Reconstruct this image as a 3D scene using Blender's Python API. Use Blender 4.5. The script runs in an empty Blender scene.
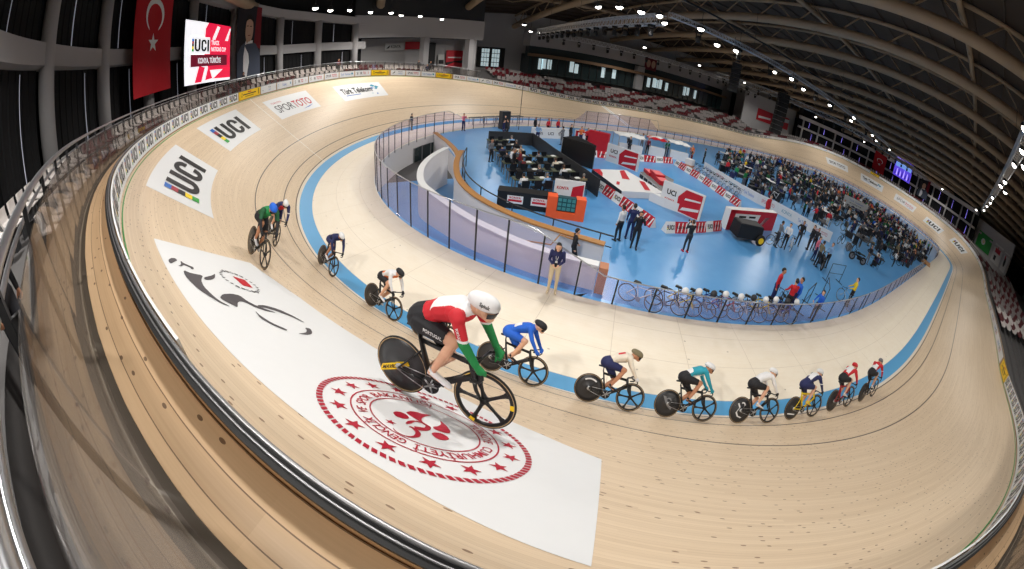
import bpy, bmesh, math, random
import numpy as np
from mathutils import Vector, Matrix
sc = bpy.context.scene
COL = sc.collection
rnd = random.Random(11)
PI = math.pi

# ---------------------------------------------------------------- materials
class NT:
    def __init__(s, mat):
        mat.use_nodes = True
        s.t = mat.node_tree; s.n = s.t.nodes; s.l = s.t.links
        s.b = s.n['Principled BSDF']
    def put(s, sock, v):
        if isinstance(v, bpy.types.NodeSocket): s.l.new(v, sock)
        elif v is not None: sock.default_value = v
    def m(s, op, a, b=None, c=None):
        x = s.n.new('ShaderNodeMath'); x.operation = op
        s.put(x.inputs[0], a); s.put(x.inputs[1], b)
        if c is not None: s.put(x.inputs[2], c)
        return x.outputs[0]
    def mix(s, f, a, b):
        x = s.n.new('ShaderNodeMix'); x.data_type = 'RGBA'
        s.put(x.inputs[0], f); s.put(x.inputs[6], a); s.put(x.inputs[7], b)
        return x.outputs[2]
    def xyz(s, x, y, z=0.0):
        c = s.n.new('ShaderNodeCombineXYZ')
        s.put(c.inputs[0], x); s.put(c.inputs[1], y); s.put(c.inputs[2], z)
        return c.outputs[0]
    def noise(s, vec, scale=1.0, detail=3.0, rough=.5):
        x = s.n.new('ShaderNodeTexNoise'); s.put(x.inputs['Vector'], vec)
        x.inputs['Scale'].default_value = scale; x.inputs['Detail'].default_value = detail
        x.inputs['Roughness'].default_value = rough
        return x.outputs['Fac']
    def white(s, vec):
        x = s.n.new('ShaderNodeTexWhiteNoise'); x.noise_dimensions = '3D'; s.put(x.inputs['Vector'], vec)
        return x.outputs['Value']
    def voro(s, vec, scale=1.0):
        x = s.n.new('ShaderNodeTexVoronoi'); x.voronoi_dimensions = '2D'; s.put(x.inputs['Vector'], vec); x.inputs['Scale'].default_value = scale
        return x.outputs['Distance'], x.outputs['Color']
    def uv(s):
        x = s.n.new('ShaderNodeUVMap'); x.uv_map = 'UVMap'
        p = s.n.new('ShaderNodeSeparateXYZ'); s.l.new(x.outputs[0], p.inputs[0])
        return p.outputs[0], p.outputs[1]
    def obj(s):
        return s.n.new('ShaderNodeTexCoord').outputs['Object']
    def band(s, v, c, w):      # 1 where |v-c| < w
        return s.m('LESS_THAN', s.m('ABSOLUTE', s.m('SUBTRACT', v, c)), w)

def lin(c):
    return tuple(((x/255)/12.92 if x/255 <= .04045 else ((x/255+.055)/1.055)**2.4) for x in c) + (1.0,)

def pm(name, rgb, rough=.55, metal=0.0, var=.08, scale=6.0, emit=None, spec=None, alpha=None):
    """plain material with a little procedural mottling"""
    mt = bpy.data.materials.new(name); t = NT(mt)
    c = lin(rgb)
    if var:
        f = t.noise(t.obj(), scale, 3.0)
        lo = tuple(x*(1-var) for x in c[:3])+(1,); hi = tuple(min(1, x*(1+var)) for x in c[:3])+(1,)
        t.put(t.b.inputs['Base Color'], t.mix(f, lo, hi))
    else: t.b.inputs['Base Color'].default_value = c
    t.b.inputs['Roughness'].default_value = rough; t.b.inputs['Metallic'].default_value = metal
    if spec is not None: t.b.inputs['Specular IOR Level'].default_value = spec
    if emit:
        t.b.inputs['Emission Color'].default_value = c; t.b.inputs['Emission Strength'].default_value = emit
    mt.diffuse_color = c
    return mt

def glass(name, tint, refl=.06, opac=.1, rough=.02, haze=(120,118,125)):
    mt = bpy.data.materials.new(name); t = NT(mt)
    tr = t.n.new('ShaderNodeBsdfTransparent'); tr.inputs[0].default_value = lin(tint)
    gl = t.n.new('ShaderNodeBsdfGlossy'); gl.inputs['Roughness'].default_value = rough
    df = t.n.new('ShaderNodeBsdfDiffuse'); df.inputs[0].default_value = lin(haze)
    lw = t.n.new('ShaderNodeLayerWeight'); lw.inputs['Blend'].default_value = .5
    m1 = t.n.new('ShaderNodeMixShader'); m1.inputs[0].default_value = opac
    t.l.new(tr.outputs[0], m1.inputs[1]); t.l.new(df.outputs[0], m1.inputs[2])
    m2 = t.n.new('ShaderNodeMixShader'); t.put(m2.inputs[0], t.m('ADD', refl, t.m('MULTIPLY', t.m('POWER', lw.outputs['Facing'], 5.0), .6)))
    t.l.new(m1.outputs[0], m2.inputs[1]); t.l.new(gl.outputs[0], m2.inputs[2])
    t.l.new(m2.outputs[0], t.n['Material Output'].inputs[0])
    return mt

# ---------------------------------------------------------------- mesh builder
class MB:
    def __init__(s): s.v=[]; s.f=[]; s.m=[]; s.uv=None
    def add(s, vs, fs, mi=0, M=None):
        o=len(s.v)
        if M is not None: vs=[M@Vector(p) for p in vs]
        s.v += [tuple(p) for p in vs]
        s.f += [tuple(i+o for i in f) for f in fs]
        s.m += [mi]*len(fs) if isinstance(mi,int) else list(mi)
        return s
    def box(s, c, d, mi=0, M=None, rz=0.0, taper=1.0):
        x,y,z=[k/2 for k in d]; R=Matrix.Rotation(rz,3,'Z') if rz else None
        vs=[]
        for dz in (-1,1):
            k=1 if dz<0 else taper
            for dx,dy in ((-1,-1),(1,-1),(1,1),(-1,1)):
                p=Vector((dx*x*k,dy*y*k,dz*z))
                if R: p=R@p
                vs.append(p+Vector(c))
        return s.add(vs,[(3,2,1,0),(4,5,6,7),(0,1,5,4),(1,2,6,5),(2,3,7,6),(3,0,4,7)],mi,M)
    def tube(s, pts, r, n=8, mi=0, M=None, closed=False, flat=None):
        """swept round bar; r number or list; flat=(a,b) scales of the section"""
        pts=[Vector(p) for p in pts]; k=len(pts)
        rs=[r]*k if not hasattr(r,'__len__') else list(r)
        vs=[]; up0=None
        for i,p in enumerate(pts):
            if closed: t=(pts[(i+1)%k]-pts[i-1])
            else: t=pts[min(i+1,k-1)]-pts[max(i-1,0)]
            if t.length<1e-9: t=Vector((0,0,1))
            t.normalize()
            if up0 is None:
                up0=Vector((0,0,1)) if abs(t.z)<.9 else Vector((1,0,0))
            a=up0-t*up0.dot(t)
            if a.length<1e-6: a=t.orthogonal()
            a.normalize(); b=t.cross(a); up0=a
            fa,fb=flat if flat else (1,1)
            for j in range(n):
                q=2*PI*j/n
                vs.append(p+a*(math.cos(q)*rs[i]*fa)+b*(math.sin(q)*rs[i]*fb))
        fs=[]
        for i in range(k if closed else k-1):
            i2=(i+1)%k
            for j in range(n):
                j2=(j+1)%n
                fs.append((i*n+j,i2*n+j,i2*n+j2,i*n+j2)[::-1])
        if not closed:
            fs.append(tuple(range(n))[::1]); fs.append(tuple((k-1)*n+j for j in range(n))[::-1])
        return s.add(vs,fs,mi,M)
    def lathe(s, prof, n=16, mi=0, M=None, close=False):
        """profile (r,z) revolved round z"""
        vs=[];fs=[];k=len(prof)
        for r,z in prof:
            for j in range(n):
                q=2*PI*j/n; vs.append((r*math.cos(q),r*math.sin(q),z))
        for i in range(k if close else k-1):
            i2=(i+1)%k
            for j in range(n):
                j2=(j+1)%n; fs.append((i*n+j,i*n+j2,i2*n+j2,i2*n+j))
        if not close:
            fs.append(tuple(range(n))[::-1]); fs.append(tuple((k-1)*n+j for j in range(n)))
        return s.add(vs,fs,mi,M)
    def ball(s, c, r, n=10, m=7, mi=0, M=None):
        if not hasattr(r,'__len__'): r=(r,r,r)
        vs=[(c[0],c[1],c[2]-r[2])];fs=[]
        for i in range(1,m):
            a=-PI/2+PI*i/m
            for j in range(n):
                q=2*PI*j/n
                vs.append((c[0]+r[0]*math.cos(a)*math.cos(q),c[1]+r[1]*math.cos(a)*math.sin(q),c[2]+r[2]*math.sin(a)))
        vs.append((c[0],c[1],c[2]+r[2])); L=len(vs)-1
        for j in range(n):
            j2=(j+1)%n
            fs.append((0,1+j2,1+j)); fs.append((L,L-n+j,L-n+j2))
            for i in range(m-2):
                a=1+i*n; fs.append((a+j,a+j2,a+n+j2,a+n+j))
        return s.add(vs,fs,mi,M)
    def prism(s, pts, h0, h1, mi=0, M=None, axes=(0,1,2)):
        """polygon pts (a,b) extruded along third axis from h0 to h1"""
        n=len(pts); vs=[]
        for h in (h0,h1):
            for a,b in pts:
                p=[0,0,0]; p[axes[0]]=a; p[axes[1]]=b; p[axes[2]]=h; vs.append(p)
        fs=[tuple(range(n))[::-1],tuple(range(n,2*n))]+[(j,(j+1)%n,n+(j+1)%n,n+j) for j in range(n)]
        return s.add(vs,fs,mi,M)
    def quad(s,a,b,c,d,mi=0): return s.add([a,b,c,d],[(0,1,2,3)],mi)
    def merge(s,o,M=None,mi=None):
        return s.add(o.v,o.f,o.m if mi is None else mi,M)
    def mesh(s,name,mats,smooth=False):
        me=bpy.data.meshes.new(name); me.from_pydata(s.v,[],s.f)
        for m_ in (mats if isinstance(mats,(list,tuple)) else [mats]): me.materials.append(m_)
        me.polygons.foreach_set('material_index',s.m)
        if smooth: me.polygons.foreach_set('use_smooth',[True]*len(s.f))
        if s.uv is not None:
            uvl=me.uv_layers.new(name='UVMap')
            idx=np.empty(len(me.loops),dtype=np.int32); me.loops.foreach_get('vertex_index',idx)
            uvl.data.foreach_set('uv',np.asarray(s.uv,dtype=np.float32)[idx].ravel())
        me.update()
        return me
    def build(s,name,mats,parent=None,smooth=False,fix=True):
        me=s.mesh(name,mats,smooth)
        if fix and s.uv is None:
            bm=bmesh.new(); bm.from_mesh(me); bmesh.ops.recalc_face_normals(bm,faces=bm.faces); bm.to_mesh(me); bm.free()
        return link(name,me,parent)

def link(name,me,parent=None,M=None):
    o=bpy.data.objects.new(name,me); COL.objects.link(o)
    if parent is not None: o.parent=parent
    if M is not None: o.matrix_local=M
    return o
def tag(o,label,cat,group=None,kind=None):
    o['label']=label; o['category']=cat
    if group: o['group']=group
    if kind: o['kind']=kind
    return o
def thing(name,label,cat,M=None,group=None):
    o=bpy.data.objects.new(name,None); COL.objects.link(o); o.empty_display_size=.2
    if M is not None: o.matrix_world=M if isinstance(M,Matrix) else Matrix.Translation(Vector(M))
    return tag(o,label,cat,group)
def struct(o,label=None):
    o['kind']='structure'
    if label: o['label']=label
    return o
KIDS={}
def copy_tree(o,parent=None,M=None):
    c=o.copy(); COL.objects.link(c)
    if parent is not None: c.parent=parent
    if M is not None:
        if parent is None: c.matrix_world=M
        else: c.matrix_local=M
    for ch in list(o.children): copy_tree(ch,c)
    return c
def omat(o,idx,m):
    """colour one slot of one object without touching the shared mesh"""
    o.material_slots[idx].link='OBJECT'; o.material_slots[idx].material=m
ORD=['first','second','third','fourth','fifth','sixth','seventh','eighth','ninth','tenth','eleventh','twelfth','thirteenth','fourteenth','fifteenth','sixteenth','seventeenth','eighteenth','nineteenth','twentieth']
def nth(k):
    if k<20: return ORD[k]
    t=['twenty','thirty','forty','fifty','sixty','seventy','eighty','ninety'][(k+1)//10-2]; r=(k+1)%10
    tens=dict(twenty='twentieth',thirty='thirtieth',forty='fortieth',fifty='fiftieth',sixty='sixtieth',seventy='seventieth',eighty='eightieth',ninety='ninetieth')
    return tens[t] if r==0 else t+'-'+ORD[r-1]

# ---------------------------------------------------------------- lettering
_tc={}
def text2d(s, bold=0.0):
    """letters as flat 2-D faces; height of capitals 1, starting at x=0"""
    k=(s,bold)
    if k in _tc: return _tc[k]
    cu=bpy.data.curves.new('lettering','FONT'); cu.body=s; cu.offset=bold; cu.resolution_u=3; cu.fill_mode='FRONT'
    o=bpy.data.objects.new('lettering',cu); COL.objects.link(o)
    dg=bpy.context.evaluated_depsgraph_get()
    me=bpy.data.meshes.new_from_object(o.evaluated_get(dg))
    v=np.array([p.co[:2] for p in me.vertices]) if len(me.vertices) else np.zeros((0,2)); f=[tuple(p.vertices) for p in me.polygons]
    bpy.data.objects.remove(o); bpy.data.curves.remove(cu); bpy.data.meshes.remove(me)
    if len(v):
        v[:,0]-=v[:,0].min(); v/=.729
    _tc[k]=(v,f); return _tc[k]
def put_text(mb, s, fn, w=None, h=1.0, x=0.0, y=0.0, bold=0.0, mi=0, align='l', slant=0.0):
    """write s into mb; fn maps local (x,y) to a 3-D point; w forces the width"""
    v,f=text2d(s,bold)
    if not len(v): return
    W=v[:,0].max()
    sx=h if w is None else w/W
    ox=x-(W*sx/2 if align=='c' else (W*sx if align=='r' else 0))
    mb.add([fn(ox+a*sx+b*h*slant,y+b*h) for a,b in v],f,mi)
def disc2(mb,fn,cx,cy,r,n=24,mi=0,rx=None):
    rx=rx or r
    mb.add([fn(cx+rx*math.cos(2*PI*k/n),cy+r*math.sin(2*PI*k/n)) for k in range(n)],[tuple(range(n))],mi)
def rect2(mb,fn,x0,y0,x1,y1,mi=0,nx=1):
    for k in range(nx):
        a=x0+(x1-x0)*k/nx; b=x0+(x1-x0)*(k+1)/nx
        mb.add([fn(a,y0),fn(b,y0),fn(b,y1),fn(a,y1)],[(0,1,2,3)],mi)
def poly2(mb,fn,pts,mi=0):
    """possibly concave polygon, triangulated"""
    from mathutils.geometry import tessellate_polygon
    tr=tessellate_polygon([[Vector((a,b,0)) for a,b in pts]])
    mb.add([fn(a,b) for a,b in pts],[tuple(t) for t in tr],mi)
def star2(mb,fn,cx,cy,r,rot=0.0,mi=0):
    pts=[]
    for k in range(10):
        q=rot+PI*k/5; rr=r if k%2==0 else r*.4
        pts.append((cx+rr*math.sin(q),cy+rr*math.cos(q)))
    poly2(mb,fn,pts,mi)
def ring2(mb,fn,cx,cy,r0,r1,n=72,mi=0,a0=0.0,a1=2*PI):
    for k in range(n):
        p=a0+(a1-a0)*k/n; q=a0+(a1-a0)*(k+1)/n
        mb.add([fn(cx+r*math.cos(t),cy+r*math.sin(t)) for r,t in ((r0,p),(r1,p),(r1,q),(r0,q))],[(0,1,2,3)],mi)
RAINBOW=[(35,105,190),(165,45,60),(25,22,24),(250,215,20),(45,160,60)]
def _arc(cx,cy,rx,ry,a0,a1,n=10):
    return [(cx+rx*math.cos(math.radians(a0+(a1-a0)*k/n)),cy+ry*math.sin(math.radians(a0+(a1-a0)*k/n))) for k in range(n+1)]
def uci_logo(mb, fn, h, x=0.0, y=0.0, w=None, mk=0, mr=(1,2,3,4,5), depth=None):
    """five-colour bars and three heavy condensed letters; h letter height"""
    w=w or h*1.8; q=w/1.80; g=lambda a,b:fn(x+a*q,y+b*h)
    for k in range(5): rect2(mb,g,0,1-.2*(k+1),.19,1-.2*k,mr[k])
    sw=.195                               # stroke
    # U
    x0=.27; W=.60; r=.30
    out=[(x0,1)]+_arc(x0+W/2,r,W/2,r,180,360,14)+[(x0+W,1)]; inn=[(x0+W-sw,1)]+_arc(x0+W/2,r,W/2-sw,r-.17,360,180,14)+[(x0+sw,1)]
    n=len(out); mb.add([g(*p) for p in out]+[g(*p) for p in inn[::-1]],[(k,k+1,n+k+1,n+k) for k in range(n-1)],mk)
    # C
    x0=.96; W=.56; cx=x0+W/2
    out=[(x0+W,.30+.06)]+_arc(cx,.30,W/2,.30,0,-180,14)[0:]+_arc(cx,.70,W/2,.30,180,0,14)+[(x0+W,.64)]
    inn=[(x0+W-sw,.30+.06)]+_arc(cx,.30,W/2-sw,.13,0,-180,14)+_arc(cx,.70,W/2-sw,.13,180,0,14)+[(x0+W-sw,.64)]
    n=len(out); mb.add([g(*p) for p in out]+[g(*p) for p in inn],[(k,k+1,n+k+1,n+k) for k in range(n-1)],mk)
    rect2(mb,g,1.60,0,1.80,1,mk)

# ---------------------------------------------------------------- the oval
S0,LT,DS,FL=16.6974,31.0653,-.017,1.0836
BMIN,BMAX,TW=12.1518,41.1217,7.3793
WB,WS=.6352,3.2326
NQ=800; NI=4*NQ
def _oval():
    L=(250-2*np.pi*.2)/4
    s=np.linspace(0,L,NQ+1); sm=(s[1:]+s[:-1])/2; ds=L/NQ
    t=np.clip((sm-S0)/LT,0,1); k=t*t*(3-2*t); k=k/(k.sum()*ds)*(np.pi/2)
    th=np.concatenate([[0],np.cumsum(k)*ds]); tm=(th[1:]+th[:-1])/2
    x=np.concatenate([[0],np.cumsum(np.cos(tm))*ds]); y=np.concatenate([[0],np.cumsum(np.sin(tm))*ds]); y=y-y[-1]
    tb=np.clip((s-S0-DS)/(LT*FL),0,1)
    q=np.stack([x,y,np.sin(th),-np.cos(th),tb*tb*(3-2*tb)],1)
    def m(sx,sy):
        r=q.copy(); r[:,0]*=sx; r[:,2]*=sx; r[:,1]*=sy; r[:,3]*=sy; return r
    return np.concatenate([q[:-1],m(1,-1)[::-1][:-1],m(-1,-1)[:-1],m(-1,1)[::-1][:-1]])
OV=_oval(); STEP=(250-2*np.pi*.2)/4/NQ
def oi(i):
    i=i%NI; k=int(i); f=i-k
    return OV[k]*(1-f)+OV[(k+1)%NI]*f
def bank(i): return math.radians(BMIN+(BMAX-BMIN)*oi(i)[4])
def frame(i):
    c=oi(i); n=Vector((c[2],c[3],0)).normalized(); b=bank(i)
    out=n*math.cos(b)+Vector((0,0,math.sin(b))); nor=-n*math.sin(b)+Vector((0,0,math.cos(b)))
    return Vector((-n.y,n.x,0)),out,nor,n
def T(i,u,h=0.0):
    """point on the banked track: index i along, u metres up the slope, h off the surface"""
    c=oi(i); f,o,n,_=frame(i)
    return Vector((c[0],c[1],0))+o*u+n*h
def E(i,d,h=0.0):
    """d metres outside the upper edge, h above it"""
    c=oi(i); b=bank(i); n=Vector((c[2],c[3],0)).normalized()
    p=Vector((c[0],c[1],0))+n*(TW*math.cos(b)+d); p.z=TW*math.sin(b)+h
    return p
def A(i,d,z):
    p=E(i,d); p.z=z; return p
def IN(i,d,z=0.0):
    """d metres inside the lower edge of the track"""
    c=oi(i); n=Vector((c[2],c[3],0)).normalized()
    return Vector((c[0],c[1],z))-n*d
def step_at(fn,i): return (fn(i+.5)-fn(i-.5)).length
def strip(name, rows, i0, i1, di, mats, closed=False, parent=None, uvs=None, smooth=True, mi=None):
    """sheet swept along the oval: rows is a list of functions of i"""
    mb=MB(); ks=[]; i=i0
    n=max(1,int(round((i1-i0)/di)))
    ks=[i0+(i1-i0)*k/n for k in range(n+1)]
    R=len(rows); uv=[]
    for i in ks:
        for r,fn in enumerate(rows):
            mb.v.append(tuple(fn(i))); uv.append((i*STEP, uvs[r] if uvs else r))
    for a in range(n):
        for r in range(R-1):
            p=a*R+r; mb.f.append((p,p+1,p+R+1,p+R)); mb.m.append(mi[r] if mi else 0)
    mb.uv=uv
    return mb.build(name,mats,parent,smooth)
def sweep(mb, sec, i0, i1, di, mi=0, closed_sec=True):
    """closed section sec(i)-> list of points swept along the oval, into mb"""
    n=max(1,int(round((i1-i0)/di))); k=len(sec(i0)); o=len(mb.v)
    for a in range(n+1):
        mb.v+= [tuple(p) for p in sec(i0+(i1-i0)*a/n)]
    for a in range(n):
        for j in range(k):
            j2=(j+1)%k
            mb.f.append((o+a*k+j,o+(a+1)*k+j,o+(a+1)*k+j2,o+a*k+j2)); mb.m.append(mi)
    if abs(i1-i0)<NI-.01:
        mb.f.append(tuple(o+j for j in range(k))); mb.m.append(mi)
        mb.f.append(tuple(o+n*k+j for j in range(k))[::-1]); mb.m.append(mi)
def esec(d0,h0,d1,h1):
    return lambda i:[E(i,d0,h0),E(i,d1,h0),E(i,d1,h1),E(i,d0,h1)]
def etube(d,h,r,n=8):
    def f(i):
        p=E(i,d,h); nn=frame(i)[3]
        return [p+nn*(r*math.cos(2*PI*k/n))+Vector((0,0,r*math.sin(2*PI*k/n))) for k in range(n)]
    return f
# ================================================================ SETTING
M = {}
M['white']=pm('white_paint',(226,227,228),.5,0,.015); M['offwhite']=pm('off_white',(205,205,203),.6)
M['black']=pm('black_plastic',(16,16,18),.5); M['dark']=pm('dark_grey',(44,45,48),.6)
M['grey']=pm('grey',(120,121,124),.6); M['steel']=pm('brushed_steel',(190,192,196),.3,.9,.04)
M['chrome']=pm('chrome',(215,217,220),.15,1.0,.02); M['red']=pm('red',(190,22,40),.5)
M['yellow']=pm('yellow',(246,203,18),.5); M['blue']=pm('blue',(35,105,190),.5); M['green']=pm('green',(40,150,60),.5)
M['orange']=pm('orange',(240,92,38),.5); M['ink']=pm('black_ink',(28,26,28),.6); M['inkgrey']=pm('grey_ink',(76,72,76),.6)
M['emblem']=pm('emblem_red',(172,20,48),.5); M['teal']=pm('teal',(30,140,170),.5)
M['lamp']=pm('lamp_lens',(255,250,240),.4,0,0,emit=14.0)
M['bars']=[pm('rainbow_%s'%n,c,.5,0,0) for n,c in zip(('blue','red','black','yellow','green'),RAINBOW)]

def wood_track():
    mt=bpy.data.materials.new('track_boards'); t=NT(mt); s,u=t.uv()
    strip_id=t.m('FLOOR',t.m('DIVIDE',u,.043))
    plank=t.m('FLOOR',t.m('DIVIDE',t.m('ADD',s,t.m('MULTIPLY',t.white(t.xyz(strip_id,3.1)),5.0)),4.3))
    rv=t.white(t.xyz(strip_id,plank,1.7))
    grain=t.noise(t.xyz(t.m('MULTIPLY',s,.9),t.m('MULTIPLY',u,55.0)),1.0,4.0,.6)
    big=t.noise(t.xyz(t.m('MULTIPLY',s,.10),t.m('MULTIPLY',u,.9)),1.0,3.0)
    f=t.m('ADD',t.m('MULTIPLY',rv,.24),t.m('ADD',t.m('MULTIPLY',grain,.55),t.m('MULTIPLY',big,.25)))
    base=t.mix(f,lin((198,172,142)),lin((238,218,190)))
    # seams between the strips and butt joints
    fr=t.m('FRACT',t.m('DIVIDE',u,.043)); seam=t.m('LESS_THAN',fr,.05)
    base=t.mix(t.m('MULTIPLY',seam,.28),base,lin((120,84,52)))
    # knots
    d,c=t.voro(t.xyz(t.m('MULTIPLY',s,5.0),t.m('MULTIPLY',u,12.0)),1.0)
    sep=t.n.new('ShaderNodeSeparateColor'); t.put(sep.inputs[0],c)
    kn=t.m('MULTIPLY',t.m('LESS_THAN',d,.125),t.m('GREATER_THAN',sep.outputs[0],.74))
    base=t.mix(t.m('MULTIPLY',kn,.7),base,lin((105,66,40)))
    # riding lines
    ln=t.m('MAXIMUM',t.m('MAXIMUM',t.band(u,.20,.028),t.band(u,.90,.026)),t.band(u,2.385,.026))
    base=t.mix(t.m('MULTIPLY',ln,.86),base,lin((52,44,52)))
    pale=t.m('MULTIPLY',t.m('LESS_THAN',u,.16),.6)
    base=t.mix(pale,base,lin((240,234,222)))
    t.put(t.b.inputs['Base Color'],base); t.b.inputs['Roughness'].default_value=.42; t.b.inputs['Specular IOR Level'].default_value=.35
    return mt
def wood_safe():
    mt=bpy.data.materials.new('safety_zone_boards'); t=NT(mt); s,u=t.uv()
    n=t.noise(t.xyz(t.m('MULTIPLY',s,1.3),t.m('MULTIPLY',u,2.2)),1.0,6.0,.7)
    g=t.noise(t.xyz(t.m('MULTIPLY',s,.6),t.m('MULTIPLY',u,30.0)),1.0,3.0)
    base=t.mix(t.m('ADD',t.m('MULTIPLY',n,.6),t.m('MULTIPLY',g,.4)),lin((232,216,190)),lin((253,246,232)))
    js=t.m('LESS_THAN',t.m('FRACT',t.m('DIVIDE',s,2.44)),.008); ju=t.m('LESS_THAN',t.m('FRACT',t.m('DIVIDE',u,1.22)),.012)
    base=t.mix(t.m('MULTIPLY',t.m('MAXIMUM',js,ju),.35),base,lin((150,130,105)))
    d,c=t.voro(t.xyz(t.m('MULTIPLY',s,1.2),t.m('MULTIPLY',u,2.0)),1.0)
    sep=t.n.new('ShaderNodeSeparateColor'); t.put(sep.inputs[0],c)
    base=t.mix(t.m('MULTIPLY',t.m('MULTIPLY',t.m('LESS_THAN',d,.05),t.m('GREATER_THAN',sep.outputs[0],.9)),.5),base,lin((140,128,115)))
    t.put(t.b.inputs['Base Color'],base); t.b.inputs['Roughness'].default_value=.55
    return mt
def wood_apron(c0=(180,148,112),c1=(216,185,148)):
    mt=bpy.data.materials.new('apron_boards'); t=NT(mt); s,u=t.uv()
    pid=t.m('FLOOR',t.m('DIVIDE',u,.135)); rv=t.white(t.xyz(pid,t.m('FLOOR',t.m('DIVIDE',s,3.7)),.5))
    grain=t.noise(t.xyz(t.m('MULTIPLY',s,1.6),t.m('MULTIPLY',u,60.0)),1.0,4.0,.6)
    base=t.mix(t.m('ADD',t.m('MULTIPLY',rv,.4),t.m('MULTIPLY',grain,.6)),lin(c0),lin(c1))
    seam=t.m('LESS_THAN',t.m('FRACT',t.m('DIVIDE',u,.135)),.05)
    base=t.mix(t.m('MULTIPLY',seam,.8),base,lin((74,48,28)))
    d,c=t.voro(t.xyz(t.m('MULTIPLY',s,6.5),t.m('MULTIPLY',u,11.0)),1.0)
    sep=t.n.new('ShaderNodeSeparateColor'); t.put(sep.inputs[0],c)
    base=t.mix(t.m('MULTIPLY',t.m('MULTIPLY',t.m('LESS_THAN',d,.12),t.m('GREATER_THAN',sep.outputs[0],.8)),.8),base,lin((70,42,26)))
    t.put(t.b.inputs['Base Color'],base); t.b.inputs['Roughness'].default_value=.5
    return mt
def floor_blue():
    mt=bpy.data.materials.new('blue_resin_floor'); t=NT(mt)
    p=t.obj(); n=t.noise(p,.35,4.0,.6); n2=t.noise(p,2.5,3.0)
    base=t.mix(t.m('ADD',t.m('MULTIPLY',n,.75),t.m('MULTIPLY',n2,.25)),lin((62,134,202)),lin((112,176,226)))
    t.put(t.b.inputs['Base Color'],base); t.put(t.b.inputs['Roughness'],.3); t.b.inputs['Specular IOR Level'].default_value=.5
    return mt
M['track']=wood_track(); M['apron_reflected']=wood_apron((100,89,75),(132,119,102)); M['safe']=wood_safe(); M['apron']=wood_apron(); M['floor']=floor_blue()
M['band']=pm('cote_azur_blue',(84,160,210),.45,0,.05,1.0); M['concrete']=pm('concrete_grey',(150,148,146),.8,0,.06,1.2)
M['wall']=pm('wall_plaster',(176,174,175),.85,0,.04,.6); M['curtain']=pm('black_curtain',(10,10,14),.9,0,.3,3.0)
M['stand']=pm('stand_concrete',(92,90,90),.85,0,.1,1.5); M['roofdeck']=pm('roof_deck',(66,56,48),.9,0,.12,.8)
M['beam']=pm('roof_beam',(158,138,114),.6,0,.08,1.0); M['ledge']=pm('ledge_brown',(128,100,74),.7)

M['channel']=pm('channel_dark',(62,52,40),.6)
M['railtube']=pm('rail_tube',(150,150,152),.4,.85,.04)
M['boardback']=pm('fence_back_pine',(196,158,112),.6,0,.1,5)
# ---- track ribbon
us=[0,.16,.18,.3,.6,1,1.5,2,2.6,3.2,3.9,4.6,5.3,6,6.7,TW]
o=strip('track_surface',[(lambda i,u=u:T(i,u)) for u in us],0,NI,4,M['track'],uvs=us)
struct(o,'steeply banked pale wooden cycling track round the hall'); o['category']='track'
def blue_in(i,h=0):
    kb=bank(i)*.3873; n=frame(i)[3]; c=oi(i)
    return Vector((c[0],c[1],0))-n*(WB*math.cos(kb))+Vector((0,0,-WB*math.sin(kb)+h))
o=strip('blue_band',[lambda i:blue_in(i),lambda i:T(i,0)],0,NI,4,M['band'])
struct(o,'light blue band along the lower edge of the track'); o['category']='track band'
ZS=-.19
def safe_edge(i,z=None):
    p=IN(i,WB+WS,0.0); k=oi(i); p.z=-.02 if z is None else z; return p
o=strip('safety_zone',[lambda i:safe_edge(i,-3.2),lambda i:safe_edge(i),lambda i:(safe_edge(i)*.5+blue_in(i)*.5),lambda i:blue_in(i)],0,NI,4,M['safe'],uvs=[4.2,WS,WS/2,0])
struct(o,'pale wooden flat run-off inside the blue band'); o['category']='safety zone'
FZ=-.12
W2=[(-42.08,2.13),(-42.75,0.35),(-43.2,-1.55),(-43.46,-3.47),(-43.23,-5.47),(-42.64,-7.01),(-41.92,-8.26),(-40.88,-9.41),(-39.96,-10.27)]
W1=[(-42.78,3.18),(-43.98,1.38),(-44.78,-0.57),(-45.11,-2.25),(-45.16,-3.6),(-44.88,-4.72),(-44.41,-6.28),(-43.88,-7.75),(-43.24,-8.89),(-42.87,-9.54),(-42.22,-10.33),(-41.61,-10.87),(-40.87,-11.42)]
mb=MB(); i=2618; ring=[]
while i<NI+2195:
    ring.append(safe_edge(i,FZ)+frame(i)[3]*(.3 if 2700<i<NI+2150 else .02)); i+=12
ring=[(p.x,p.y) for p in ring]+W2+[(-39.6,-10.9)]
poly2(mb,lambda x,y:(x,y,FZ),ring); o=mb.build('floor',M['floor']); struct(o,'glossy blue infield floor')
mb=MB(); zr=lambda y:-.125-max(0,y+9.9)*.115
sp_=sorted((safe_edge(i).y,safe_edge(i).x) for i in range(2180,2680,10)); xl=lambda y:float(np.interp(y,[q[0] for q in sp_],[q[1] for q in sp_]))-.02
for k in range(22):
    y0=-11.6+1.15*k; y1=y0+1.15; xr=-39.0 if y0<-10.2 else -39.5
    mb.add([(xl(y0),y0,zr(y0)),(xr,y0,zr(y0)),(xr,y1,zr(y1)),(xl(y1),y1,zr(y1))],[(0,1,2,3)])
o=mb.build('floor_ramp',M['floor']); struct(o,'blue ramp sloping down to the underpass')

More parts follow.
